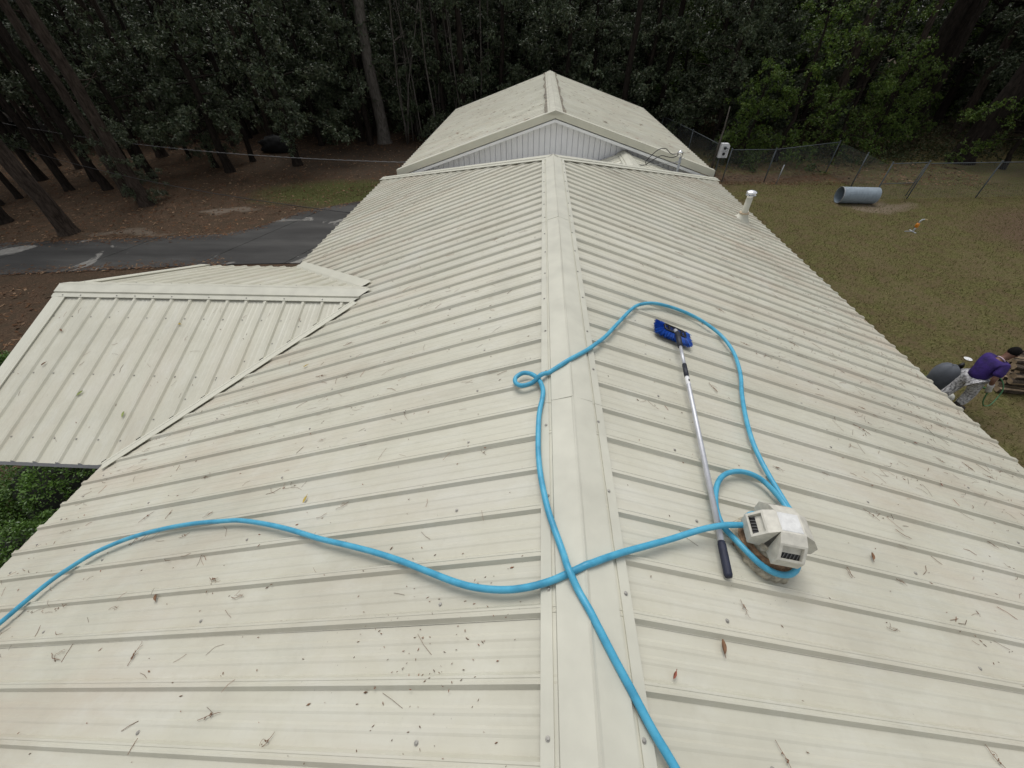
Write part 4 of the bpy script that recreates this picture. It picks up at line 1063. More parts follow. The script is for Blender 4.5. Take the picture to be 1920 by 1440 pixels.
M['galv_dark'] = mat_simple("dull_fence_steel", (0.085, 0.10, 0.11), 0.8, 0.25, 4.0, metal=0.0)
fence_run("chain_link_fence", "chain link fence across the back of the right lawn under bright shrubs", [(8.15, 20.0), (10.04, 20.05), (13.44, 21.44)])
fence_run("chain_link_fence", "short chain link fence run from back corner to the gate", [(13.50, 21.36), (13.42, 19.3), (13.29, 17.72)], rail=False, bare=(0, 2))
fence_run("chain_link_fence", "chain link fence to the right of the gate at the lawn edge", [(14.90, 17.83), (17.6, 18.0), (20.6, 18.2), (23.6, 18.4)], bare=(0,))
fence_run("chain_link_fence", "dark chain link fence running away behind the garage right corner", [(8.05, 20.15), (7.6, 24.0), (7.0, 28.0)], bare=(0,))
g = fence_run("fence_gate", "steel framed chain link gate between two tall posts behind the culvert pipe", [(13.32, 17.62), (14.80, 17.81)], mid=True, height=1.34, cat="gate")
mb = MB(); mb.tube([(14.66, 17.78, .12), (14.72, 17.79, 1.28)], .018, 6); mb.build("gate_stile", M['galv_dark'], g, True)
def build_stake(x, y, dx):
    mb = MB(); mb.tube([(x, y, 0), (x + dx, y, .78)], .02, 6); o = mb.build("fence_stake", M['galv'], None, True); tag(o, "short leaning steel stake beside the back fence", "stake"); origin_to(o, (x, y, 0))
build_stake(10.45, 19.75, .03)

def build_birdhouse():
    x, y = 7.80, 20.75
    p = thing("tall_pole", "slender weathered wooden pole rising by the back fence corner", "pole", (x, y, 0))
    mb = MB(); mb.tube([(x, y, 0), (x + .02, y, 1.4), (x + .05, y + .02, 2.0), (x + .02, y + .02, 2.75)], [.05, .045, .036, .022], 8); mb.build("shaft", M['bark_pale'], p, True)
    r_ = thing("birdhouse", "white box birdhouse with two round holes beside the tall pole", "birdhouse", (x + .36, y - .16, 0))
    mb = MB(); x0, x1, z0, z1, yy = x + .08, x + .46, .86, 1.42, y - .20
    pr = [(x0, z0), (x1, z0), (x1, z1 - .09), (x1 - .08, z1), (x0, z1)]
    mb.prism([(a, yy, z) for a, z in pr], [(a, yy + .2, z) for a, z in pr]); body = mb.build("box", M['white'], r_)
    for zc_ in (1.02, 1.25):
        mb = MB(); mb.lathe([(.0, 0), (.052, 0)], 14, Matrix.Translation((.5 * (x0 + x1), yy - .003, zc_)) @ Matrix.Rotation(math.pi / 2, 4, 'X')); mb.lathe([(.052, 0), (.062, .0), (.062, .012), (.052, .012)], 14, Matrix.Translation((.5 * (x0 + x1), yy - .004, zc_)) @ Matrix.Rotation(math.pi / 2, 4, 'X'))
        mb.build("entry_hole", M['black'], body)
    mb = MB(); mb.box(x0 - .002, x1 + .002, yy - .012, yy - .001, 1.128, 1.142); mb.build("ledge", M['fascia'], body)
    mb = MB(); mb.tube([(x0 + .1, y - .1, z0 + .01), (x0 + .1, y - .1, 0)], .025, 6); mb.build("support", M['galv_dark'], r_)
build_birdhouse()

def lump(name, c, rad, m_, parent=None, seed=1, amp=.18, n=14, k=18):
    rr = random.Random(seed); ph = [(rr.uniform(1, 4), rr.uniform(1, 4), rr.uniform(0, 6)) for _ in range(6)]
    mb = MB(); 
    for j in range(n + 1):
        th = math.pi * j / n
        for i in range(k):
            a = 2 * math.pi * i / k; d = 1 + amp * sum(math.sin(p * a + q * th * 2 + r_) for p, q, r_ in [(round(p), q, r_) for p, q, r_ in ph]) / 3
            mb.v.append((c[0] + rad[0] * d * math.sin(th) * math.cos(a), c[1] + rad[1] * d * math.sin(th) * math.sin(a), max(c[2] + rad[2] * d * math.cos(th), 0.001)))
    for j in range(n):
        for i in range(k): mb.f.append((j * k + i, (j + 1) * k + i, (j + 1) * k + (i + 1) % k, j * k + (i + 1) % k))
    return mb.build(name, m_, parent, True)
o = lump("dark_heap", (-15.55, 25.6, .35), (.95, .45, .45), M['tarp'], seed=4, amp=.22); tag(o, "low black heap on the pine straw behind a slim trunk", "heap"); origin_to(o, (-15.55, 25.6, 0))

def build_container():
    x, y = 7.80, 6.24; root = thing("covered_container", "rounded charcoal grey container standing left of the person", "container", (x, y, 0))
    T = Matrix.Translation((x, y, 0)); n = 26; mb = MB(); rr = random.Random(8)
    prof = [(.120, .06), (.160, .12), (.190, .24), (.200, .38), (.190, .48), (.160, .56), (.115, .605), (.065, .632), (.0, .640)]
    ph = [rr.uniform(0, 6) for _ in range(5)]
    for r_, z in prof:
        for k in range(n):
            a = 2 * math.pi * k / n; d = 1 + .03 * math.sin(5 * a + ph[0] + z * 6) + .022 * math.sin(9 * a + ph[1] - z * 9); mb.v.append((x + r_ * d * math.cos(a), y + r_ * d * math.sin(a), z + .008 * math.sin(4 * a + ph[2])))
    for i in range(len(prof) - 1):
        for k in range(n): mb.f.append((i * n + k, i * n + (k + 1) % n, (i + 1) * n + (k + 1) % n, (i + 1) * n + k))
    mb.build("cover", M['charcoal'], root, True)
    mb = MB(); mb.lathe([(.13, 0), (.155, .0), (.160, .075), (.12, .09)], 22, T); mb.build("base", M['black'], root, True)
    mb = MB(); mb.tube([(x + .12, y + .02, .60), (x + .17, y + .02, .66), (x + .205, y + .03, .60), (x + .21, y + .03, .50)], [.025, .03, .03, .022], 8); mb.build("tied_corner", M['black'], root, True)
build_container()
mb = MB(); mb.lathe([(0, -.098), (.05, -.085), (.085, -.05), (.1, 0), (.085, .05), (.05, .085), (0, .098)], 18, Matrix.Translation((7.84, 5.93, .1))); o = mb.build("ball", M['ball'], None, True); tag(o, "off white ball on the ground just past the right eave", "ball"); origin_to(o, (7.84, 5.93, 0))
mb = MB(); mb.lathe([(0, .008), (.055, .008), (.070, .013), (.074, .010), (.062, .002), (0, .002)], 20, Matrix.Translation((9.28, 7.26, .004))); o = mb.build("plastic_lid", M['sticker'], None, True); tag(o, "round white plastic lid lying on the grass behind the container", "lid"); origin_to(o, (9.28, 7.26, 0))

# firewood
def build_firewood():
    rr = random.Random(21); meshes = []
    for v in range(6):
        n = rr.choice([6, 7, 8, 9]); L_ = rr.uniform(.38, .50); mb = MB(); jit = [rr.uniform(.75, 1.1) for _ in range(n)]; R0 = rr.uniform(.045, .066)
        flat = rr.random() < .25
        ring = lambda x, s: [(x, R0 * s * jit[i] * math.cos(2 * math.pi * i / n), max(-R0 * .4 if flat else -9, R0 * s * jit[i] * math.sin(2 * math.pi * i / n))) for i in range(n)]
        mb.prism(ring(-L_ / 2, 1), ring(L_ / 2, .93)); me = mb.mesh("split_log", M['bark_log']); me.materials.append(M['log_wood']); 
        for p in me.polygons:
            if len(p.vertices) == n or p.index % 5 == 3: p.material_index = 1
        meshes.append(me)
    i = 0
    for row in range(5):
        for c_ in range(9 - row % 2):
            if row == 4 and rr.random() < .5: continue
            o = link("firewood_log", meshes[rr.randrange(6)]); k = c_ * .135 + (row % 2) * .066
            o.location = (9.28 + k * .62 + rr.gauss(0, .03) + row * .01, 6.22 + k * .80 + rr.gauss(0, .012), .065 + row * .108)
            o.rotation_euler = (rr.uniform(0, 6.28), rr.gauss(0, .06), math.radians(-14) + rr.gauss(0, .16))
            tag(o, "split firewood log in the low pile beside the person", "log", "logs in the firewood pile"); i += 1
    for c_ in range(12):                          # second row behind
        for row in range(4):
            o = link("firewood_log", meshes[rr.randrange(6)]); k = c_ * .135
            o.location = (9.80 + k * .62 + rr.gauss(0, .03), 6.0 + k * .80 + rr.gauss(0, .012), .065 + row * .108)
            o.rotation_euler = (rr.uniform(0, 6.28), rr.gauss(0, .04), math.radians(-18) + rr.gauss(0, .08))
            tag(o, "split firewood log in the low pile beside the person", "log", "logs in the firewood pile")
build_firewood()

# ------------------------------------------------------------------ person
def skin_mesh(name, verts, edges, radii, m_, parent, sub=2, root=0):
    me = bpy.data.meshes.new(name); me.from_pydata(verts, edges, []); me.update()
    o = bpy.data.objects.new(name, me); COL.objects.link(o)
    radii = [tuple(q * .88 for q in r_) if isinstance(r_, tuple) else r_ * .88 for r_ in radii]
    sk = o.modifiers.new("skin", 'SKIN'); sk.use_smooth_shade = True
    for i, d in enumerate(me.skin_vertices[0].data):
        d.radius = radii[i] if isinstance(radii[i], tuple) else (radii[i], radii[i]); d.use_root = (i == root)
    sb = o.modifiers.new("sub", 'SUBSURF'); sb.levels = sub; sb.render_levels = sub
    dg = bpy.context.evaluated_depsgraph_get(); me2 = bpy.data.meshes.new_from_object(o.evaluated_get(dg))
    bpy.data.objects.remove(o); me2.name = name; me2.materials.clear(); me2.materials.append(m_)
    me2.polygons.foreach_set("use_smooth", [True] * len(me2.polygons))
    return link(name, me2, parent)
def build_person():
    BX, BY, TH = 7.76, 5.78, math.radians(8)
    root = thing("person", "person in purple shirt and grey camouflage trousers leaning forward with a green hose", "person", (BX, BY, 0))
    K = .88
    def W(p):
        c, s_ = math.cos(TH) * K, math.sin(TH) * K; return (BX + p[0] * c - p[1] * s_, BY + p[0] * s_ + p[1] * c, p[2] * K)
    J = {'pel': (0, 0, .86), 'sp1': (.03, 0, .99), 'chest': (.09, 0, 1.14), 'neck0': (.145, 0, 1.28), 'neck': (.19, 0, 1.33), 'head0': (.235, 0, 1.38), 'head1': (.29, 0, 1.44), 'head2': (.32, 0, 1.48),
         'shL': (.12, .17, 1.24), 'elL': (.28, .24, 1.02), 'wrL': (.44, .14, .90), 'shR': (.11, -.17, 1.24), 'elR': (-.02, -.27, 1.00), 'wrR': (.05, -.29, .80),
         'hpL': (0, .095, .82), 'knL': (-.04, .12, .46), 'anL': (-.15, .13, .11), 'toL': (-.01, .14, .045),
         'hpR': (0, -.095, .82), 'knR': (.10, -.11, .45), 'anR': (.06, -.115, .09), 'toR': (.21, -.13, .04)}
    def chain(names): return [W(J[n_]) for n_ in names]
    # one continuous body
    order = ['pel', 'sp1', 'chest', 'neck0', 'neck', 'head0', 'head1', 'head2', 'shL', 'elL', 'wrL', 'shR', 'elR', 'wrR', 'hpL', 'knL', 'anL', 'toL', 'hpR', 'knR', 'anR', 'toR']
    rad = {'pel': .13, 'sp1': .12, 'chest': .13, 'neck0': .075, 'neck': .055, 'head0': .075, 'head1': .095, 'head2': .065, 'shL': .062, 'elL': .044, 'wrL': .030, 'shR': .062, 'elR': .044, 'wrR': .030,
           'hpL': .085, 'knL': .058, 'anL': .042, 'toL': .035, 'hpR': .085, 'knR': .058, 'anR': .042, 'toR': .035}
    E_ = [('pel', 'sp1'), ('sp1', 'chest'), ('chest', 'neck0'), ('neck0', 'neck'), ('neck', 'head0'), ('head0', 'head1'), ('head1', 'head2'), ('chest', 'shL'), ('shL', 'elL'), ('elL', 'wrL'), ('chest', 'shR'), ('shR', 'elR'), ('elR', 'wrR'),
          ('pel', 'hpL'), ('hpL', 'knL'), ('knL', 'anL'), ('anL', 'toL'), ('pel', 'hpR'), ('hpR', 'knR'), ('knR', 'anR'), ('anR', 'toR')]
    V = chain(order); ed = [(order.index(a), order.index(b_)) for a, b_ in E_]; R_ = [rad[n_] for n_ in order]
    # fingers and thumb grow from the wrists
    for sd, sg in (('L', 1), ('R', -1)):
        w = Vector(J['wr' + sd]); wi = order.index('wr' + sd); f = (w - Vector(J['el' + sd])).normalized(); lat = Vector((0, 1, 0)) if sd == 'L' else Vector((0, -1, 0))
        across = f.cross(lat).normalized()
        V.append(W(w + f * .065)); R_.append(.030); pi_ = len(V) - 1; ed.append((wi, pi_))
        for q in range(4):
            b0 = w + f * .095 + across * (.028 - .018 * q); b1 = b0 + f * (.028 + .004 * (q in (1, 2))) - lat * .012; b2 = b1 - lat * .026 + f * .006
            n0 = len(V); V += [W(b0), W(b1), W(b2)]; R_ += [.010, .0095, .008]; ed += [(pi_, n0), (n0, n0 + 1), (n0 + 1, n0 + 2)]
        b0 = w + f * .045 + across * .036; b1 = b0 + f * .03 - lat * .02; n0 = len(V); V += [W(b0), W(b1)]; R_ += [.012, .009]; ed += [(pi_, n0), (n0, n0 + 1)]
    skin_mesh("body", V, ed, R_, M['skin'], root)
    # face: nose, ears, eyes, mouth line as small relief
    hd = Vector((.29, 0, 1.44)); fw = Vector((.72, 0, -.69)).normalized(); up = Vector((.69, 0, .72)).normalized()
    def HP(a, b_, c): return W(hd + fw * a + Vector((0, b_, 0)) + up * c)
    mb = MB(); mb.tube([HP(.085, 0, .0), HP(.112, 0, -.03), HP(.09, 0, -.04)], [.008, .014, .010], 6); mb.tube([HP(.082, -.025, -.065), HP(.090, 0, -.066), HP(.082, .025, -.065)], .007, 5)
    for sg in (-1, 1): mb.tube([HP(.0, sg * .082, .012), HP(-.006, sg * .095, -.008), HP(.002, sg * .082, -.03)], [.008, .012, .008], 6)
    mb.build("face_features", M['skin'], root, True)
    for sg in (-1, 1):
        mb = MB(); mb.lathe([(0, -.010), (.009, -.005), (.011, 0), (.009, .005), (0, .010)], 8, Matrix.Translation(HP(.083, sg * .034, .012))); mb.build("eye", M['sticker'], root, True)
    mb = MB(); n = 12; k = 18
    for j in range(n + 1):
        th = math.pi * j / n
        for i in range(k):
            a = 2 * math.pi * i / k; d = 1 + .035 * math.sin(5 * a + 3 * th) + .02 * math.sin(11 * a)
            mb.v.append(HP(-.030 + .098 * d * math.sin(th) * math.cos(a) * .92, .094 * d * math.sin(th) * math.sin(a), .030 + .098 * d * math.cos(th)))
    for j in range(n):
        for i in range(k): mb.f.append((j * k + i, (j + 1) * k + i, (j + 1) * k + (i + 1) % k, j * k + (i + 1) % k))
    mb.build("hair", M['hair'], root, True)
    # shirt: torso and short loose sleeves
    so = ['pel', 'sp1', 'chest', 'neck0', 'shL', 'elL', 'shR', 'elR']
    P = {n_: Vector(J[n_]) for n_ in so}; P['pel'] = Vector((-.035, 0, .79)); P['elL'] = Vector(J['shL']).lerp(Vector(J['elL']), .72); P['elR'] = Vector(J['shR']).lerp(Vector(J['elR']), .80)
    skin_mesh("shirt", [W(P[n_]) for n_ in so], [(0, 1), (1, 2), (2, 3), (2, 4), (4, 5), (2, 6), (6, 7)], [(.185, .165), (.165, .155), (.175, .165), (.085, .085), .100, .080, .100, .085], M['purple'], root)
    mb = MB(); mb.tube([W(Vector((.168, 0, 1.300)) + Vector((-.3, 0, .3)) * 0 + (Vector((.69, 0, -.72)) * math.cos(a) + Vector((0, 1, 0)) * math.sin(a)) * .072) for a in [2 * math.pi * i / 16 for i in range(17)]], .010, 6); mb.build("collar", M['collar'], root, True)
    # trousers
    to = [(0, 0, .86), (0, .095, .80), (-.04, .12, .46), (-.135, .13, .17), (0, -.095, .80), (.10, -.11, .45), (.065, -.115, .14)]
    skin_mesh("trousers", [W(p) for p in to], [(0, 1), (1, 2), (2, 3), (0, 4), (4, 5), (5, 6)], [.150, .118, .098, .082, .118, .098, .085], M['camo'], root)
    for an, tn in (('anL', 'toL'), ('anR', 'toR')):
        a, t = Vector(J[an]), Vector(J[tn]); mb = MB(); d = (t - a); d.z = 0; d.normalize()
        low = a.z - .085
        mb.tube([W(a + Vector((0, 0, .14))), W(a + Vector((0, 0, .02))), W(a + Vector((0, 0, -.035)) - d * .01), W(t + Vector((0, 0, .01)) - d * .03), W(t + d * .05)], [.060, .058, .058, .052, .036], 10); mb.build("boot", M['boot'], root, True)
    mb = MB(); w = Vector(J['wrR']); f = (w - Vector(J['elR'])).normalized()
    mb.tube([W(w - f * .10), W(w - f * .04), W(w + f * .01), W(w + f * .06), W(w + f * .09)], [.044, .043, .038, .046, .038], 10); mb.build("glove", M['glove'], root, True)
    hand = W(w + f * .085); return Vector(hand)
HAND = build_person()
pts = [HAND + Vector((0, 0, .05)), HAND + Vector((.01, -.01, -.05)), HAND + Vector((.06, -.03, -.22)), HAND + Vector((.16, -.03, -.33)), HAND + Vector((.32, .02, -.36)), HAND + Vector((.46, .12, -.28)), HAND + Vector((.52, .20, -.14)), HAND + Vector((.50, .30, -.02)), HAND + Vector((.42, .40, .06))]
cable("spray_hose", pts, .010, M['green_hose'], "green hose looping from the gloved hand of the person", "hose", n=8)
cable("yard_hose", [(6.0, 6.75, .016), (6.7, 6.62, .016), (7.3, 6.55, .016), (7.9, 6.62, .016), (8.5, 6.60, .016), (8.9, 6.3, .016)], .016, M['green_hose'], "green hose stretched over the lawn behind the grey container", "hose", n=8)

# ------------------------------------------------------------------ vegetation
def rosettes(centers, dirs, rng, n_leaf, L_, W_, droop=0.3):
    """whorls of pointed leaves: every leaf is a folded pair of triangles-fans (one quad, bent)"""
    C_ = np.repeat(centers, n_leaf, axis=0); D = np.repeat(dirs, n_leaf, axis=0); n = len(C_)
    rnd = rng.normal(size=(n, 3)); ax = D * .55 + rnd; ax[:, 2] -= droop * .5; ax /= np.linalg.norm(ax, axis=1)[:, None]
    up = np.tile(np.array([[0, 0, 1.0]]), (n, 1)) + rng.normal(size=(n, 3)) * .55
    sd = np.cross(ax, up); sd /= (np.linalg.norm(sd, axis=1)[:, None] + 1e-9)
    nn = np.cross(sd, ax)
    l = (L_ * rng.uniform(.65, 1.25, n))[:, None]; w = (W_ * rng.uniform(.7, 1.2, n))[:, None]
    base = C_ + ax * .015; mid = base + ax * l * .5 + nn * l * .06; tip = base + ax * l - nn * l * .10
    V = np.stack([base, mid + sd * w * .5, tip, mid - sd * w * .5], axis=1).reshape(-1, 3)
    F = np.arange(len(V)).reshape(-1, 4); return V, F
def limb_pts(rng, p, d, length, n=6, droop=.25, wander=.18):
    pts = [np.array(p, float)]; d = np.array(d, float)
    for i in range(n):
        d = d + rng.normal(size=3) * wander; d[2] -= droop / n; d /= np.linalg.norm(d); pts.append(pts[-1] + d * length / n)
    return pts
def tree_meshes(seed, height, z_low, spread, r_trunk, bark, leaf, n_limb=26, leaf_len=.13, leaf_w=.05, per=7, dens=1.0, lean=(0, 0), top_bias=0.0):
    rng = np.random.default_rng(seed); mb = MB()
    hs_ = np.linspace(0, height, 12); ox = np.cumsum(rng.normal(size=12) * .05); oy = np.cumsum(rng.normal(size=12) * .05); ox -= ox[0]; oy -= oy[0]
    axis = [Vector((ox[i] + lean[0] * hs_[i], oy[i] + lean[1] * hs_[i], hs_[i])) for i in range(12)]
    rr = [max(.02, r_trunk * (1 - .80 * h / height)) for h in hs_]
    pts = [Vector((0, 0, -.08)), Vector((0, 0, .05)), Vector((0, 0, .30)) + axis[1] * .1] + axis[1:]
    rad = [r_trunk * 1.55, r_trunk * 1.38, r_trunk * 1.10] + rr[1:]
    mb.tube(pts, rad, 12)
    def axis_at(z):
        f = min(10.999, max(0, z / height * 11)); i = int(f); return axis[i].lerp(axis[i + 1], f - i)
    tips = []; tdir = []
    for k in range(n_limb):
        u = (k + rng.random()) / n_limb; z = z_low + (height - z_low) * u ** (1.15 - top_bias * .3)
        a = k * 2.399 + rng.normal() * .4; ln = spread * (1.0 - .62 * u ** 1.7) * rng.uniform(.7, 1.15)
        d = (math.cos(a), math.sin(a), .18 + .5 * u + rng.normal() * .12)
        lp = limb_pts(rng, axis_at(z), d, ln, 6, .55 - .3 * u)
        mb.tube(lp, [max(.008, r_trunk * .26 * (1 - .85 * i / 6) * (1 - .5 * u)) for i in range(7)], 5)
        for s_ in range(int(9 * dens * max(.5, ln / 2.0))):
            t = rng.uniform(.28, 1.0) * 6; i = min(5, int(t)); q = lp[i] + (lp[i + 1] - lp[i]) * (t - i)
            tl = rng.uniform(.25, .75) * (.5 + .25 * spread / 2); td = rng.normal(size=3); td[2] = td[2] * .5 - .1; td /= np.linalg.norm(td)
            tw_ = limb_pts(rng, q, td, tl, 3, .3, .25)
            if s_ % 2 == 0: mb.tube(tw_, [.007, .006, .005, .003], 3)
            for j in range(1, 4):
                for _ in range(2): tips.append(tw_[j] + rng.normal(size=3) * .07); tdir.append((tw_[j] - tw_[j - 1]) / np.linalg.norm(tw_[j] - tw_[j - 1]))
    V, F = rosettes(np.array(tips), np.array(tdir), rng, per, leaf_len, leaf_w)
    return mb.mesh("trunk", bark, True), np_mesh("crown", V, F, leaf)
def place_tree(kind, meshes, x, y, s_=1.0, rz=0.0, label=None, group=None, bark=None, cat="tree", sz=None):
    r_ = bpy.data.objects.new(kind, None); COL.objects.link(r_); r_.location = (x, y, 0); r_.rotation_euler = (0, 0, rz); r_.scale = (s_, s_, sz or s_)
    tag(r_, label, cat, group)
    for nm, me in zip(("trunk", "crown"), meshes):
        o = bpy.data.objects.new(nm, me); COL.objects.link(o); o.parent = r_
    return r_
EV = [tree_meshes(100 + i, h, zl_, sp, .20, M['bark_dark'], M['magnolia'], 30, .165, .070, 7, 1.15) for i, (h, zl_, sp) in enumerate([(9.5, 1.9, 3.2), (10.5, 2.3, 3.0), (8.5, 1.5, 3.4), (11, 2.6, 3.6)])]
EVB = tree_meshes(120, 9.5, .5, 3.0, .15, M['bark_dark'], M['magnolia'], 34, .16, .066, 7, 1.2)
EVC = tree_meshes(121, 11, 1.0, 3.4, .17, M['bark_dark'], M['magnolia'], 36, .16, .066, 7, 1.2)
BR = [tree_meshes(140 + i, h, zl_, sp, .10, M['bark_dark'], M['bright'], 30, .095, .055, 7, 1.2) for i, (h, zl_, sp) in enumerate([(6.5, .25, 2.5), (7.5, 1.2, 3.0), (5.0, .15, 2.2)])]
def pine_meshes(seed, r_, bark, lean=(0, 0), h=17):
    rng = np.random.default_rng(seed); mb = MB(); n = 16
    ox = np.cumsum(rng.normal(size=n + 1) * .05); oy = np.cumsum(rng.normal(size=n + 1) * .05); ox -= ox[0]; oy -= oy[0]
    ax = [Vector((ox[i] + lean[0] * (h * i / n), oy[i] + lean[1] * (h * i / n), h * i / n)) for i in range(n + 1)]
    mb.tube([Vector((0, 0, -.1)), Vector((0, 0, .04)), Vector((0, 0, .22)), ax[1].lerp(ax[0], .4)] + ax[1:], [r_ * 1.5, r_ * 1.30, r_ * 1.12, r_ * 1.03] + [r_ * (1 - .72 * i / n) for i in range(1, n + 1)], 14)
    tips = []; td = []
    for k in range(24):
        u = (k + .5) / 24; z = 9.0 + (h - 9.0) * u; f = z / h * n; i = min(n - 1, int(f)); p = ax[i].lerp(ax[i + 1], f - i); a = k * 2.4
        lp = limb_pts(rng, p, (math.cos(a), math.sin(a), .25), 3.0 * (1 - .6 * u), 5, .2); mb.tube(lp, [.05, .04, .035, .03, .02, .012], 5)
        for _ in range(14): 
            t = rng.uniform(.4, 1) * 5; j = min(4, int(t)); tips.append(lp[j] + (lp[j + 1] - lp[j]) * (t - j) + rng.normal(size=3) * .18); td.append(np.array([0, 0, 1.0]))
    for k in range(5):                                       # dead stubs
        z = rng.uniform(2.5, 8); f = z / h * n; i = int(f); p = ax[i].lerp(ax[i + 1], f - i); a = rng.uniform(0, 6.3); mb.tube(limb_pts(rng, p, (math.cos(a), math.sin(a), .1), rng.uniform(.5, 1.3), 4, .1), [.022, .018, .012, .009, .004], 4)
    V, F = rosettes(np.array(tips), np.array(td), rng, 22, .26, .012, .1)
    return mb.mesh("trunk", bark, True), np_mesh("crown", V, F, M['needle'])
PINE = [pine_meshes(200 + i, .26, M['bark_pine'], l_) for i, l_ in enumerate([(0, 0), (.01, .0), (-.012, .01)])]
DARKT = [pine_meshes(230 + i, .22, M['bark_dark'], l_) for i, l_ in enumerate([(0, 0), (-.02, 0.0)])]
RB = pine_meshes(260, .48, M['bark_dark'], (.045, .0)); RT = pine_meshes(261, .42, M['bark_dark'], (.0, .0)); PALE = pine_meshes(262, .36, M['bark_pale'], (0, 0))

# trees near enough to be told apart
near = [
 (PINE[0], -16.75, 16.55, .88, 0, "tall_tree", "thick dark pine trunk wrapped low with glossy leaves at left of driveway"),
 (PINE[1], -17.45, 13.55, .98, 1, "tall_tree", "big grey brown pine trunk nearest the driveway at left"),
 (DARKT[0], -21.1, 14.5, 1.15, 2, "tall_tree", "dark flared trunk cut by the left picture edge near the driveway"),
 (DARKT[1], -20.25, 18.6, .8, 4, "tall_tree", "black straight trunk third from the driveway pine, left woods"),
 (PINE[2], -18.55, 17.75, .7, 3, "tall_tree", "mossy trunk just left of the leaf-wrapped thick pine"),
 (DARKT[0], -22.0, 18.45, .72, 5, "tall_tree", "dark trunk left of the paired black trunks in the left woods"),
 (DARKT[1], -22.0, 19.9, .68, 1, "tall_tree", "dark trunk behind the black straight trunk in left woods"),
 (PINE[0], -22.0, 24.6, 1.0, 2, "tall_tree", "reddish pine trunk far back in the left woods above the straw slope"),
 (PALE, -9.85, 27.9, 1.0, 0, "tall_tree", "tall pale barked trunk left of the garage roof"),
 (DARKT[1], -23.3, 17.3, .5, 3, "tall_tree", "thin dark trunk near the left edge behind the driveway pines"),
 (RB, 21.0, 23.5, 1.0, 0, "tall_tree", "massive leaning dark trunk behind the fence on the far right"),
 (RT, 21.2, 29.6, 1.0, .5, "tall_tree", "thick dark trunk in the right woods, right of a thinner neighbour"),
 (RT, 22.4, 30.0, .8, 2.5, "tall_tree", "forked second stem close right of the thick right woods trunk"),
 (DARKT[0], 18.4, 30.2, 1.3, 1.5, "tall_tree", "thinner dark trunk left of the thick pair in right woods"),
]
for me, x, y, s_, rz, nm, lb in near: place_tree(nm, me, x, y, s_, rz, lb, "tall trunks around the yard", sz=1.0)
ev_near = [
 (EV[0], -13.05, 22.75, 1.0, 0.3, "slim glossy evergreen beside the black heap left of driveway"),
 (EV[1], -16.05, 21.5, .95, 1.7, "glossy evergreen on the straw slope with a slim companion stem"),
 (EV[2], -17.3, 22.3, .55, 2.9, "slender young evergreen stem left of the slope evergreen"),
 (EVB, -16.9, 16.9, .34, 1.0, "low leafy evergreen sprout around the thick left pine"),
 (EV[3], -10.6, 27.4, .85, 4.1, "evergreen skirt hanging left of the tall pale trunk"),
 (EV[1], -19.4, 20.4, .80, 2.0, "evergreen filling the gap between the thick pine and black trunks"),
 (EV[1], -23.4, 16.4, .9, .9, "evergreen behind the driveway pine at the left edge"),
 (EV[3], -24.9, 20.0, .95, 2.4, "broad evergreen high at the left edge of the woods"),
 (EV[0], -18.8, 25.2, .95, 4.2, "evergreen back on the straw slope left of the slim stems"),
 (EV[1], -21.4, 22.2, .9, 5.5, "evergreen hanging over the black trunks at left"),
 (EVC, -13.6, 27.2, .8, 1.3, "evergreen mass behind the black heap"),
 (EVC, -2.6, 30.2, 1.0, .4, "dark evergreen behind the left side of the garage roof"),
 (EVC, 1.2, 29.0, 1.05, 2.2, "dark evergreen straight behind the garage ridge"),
 (EVB, 6.2, 29.8, 1.05, 3.3, "dark evergreen behind the right side of the garage roof"),
 (EVC, 9.6, 26.2, .9, 5.0, "dusky evergreen above the fence corner right of the garage"),
]
for me, x, y, s_, rz, lb in ev_near: place_tree("evergreen_tree", me, x, y, s_, rz, lb, "glossy evergreens near the yard")
br_near = [
 (BR[0], 12.0, 23.6, 1.05, .2, "bright green leafy shrub tree over the back fence, left of two"),
 (BR[0], 15.4, 24.6, 1.0, 2.1, "bright green leafy shrub tree over the back fence, right of two"),
 (BR[1], 22.0, 22.2, .95, 3.0, "fresh green sapling crown draped over the leaning right trunk"),
 (BR[1], 24.8, 20.6, 1.0, 4.4, "fresh green tree at the far right picture edge"),
 (BR[2], 10.3, 23.4, .8, 1.1, "low bright shrub beside the white birdhouse"),
 (BR[2], 18.0, 26.0, .9, 5.1, "low vine tangle left of the leaning right trunk"),
 (BR[2], 20.3, 27.4, .75, .7, "low vine tangle at the foot of the thick right trunks"),
]
for me, x, y, s_, rz, lb in br_near: place_tree("green_shrub", me, x, y, s_, rz, lb, "bright green growth along the fence", cat="shrub")

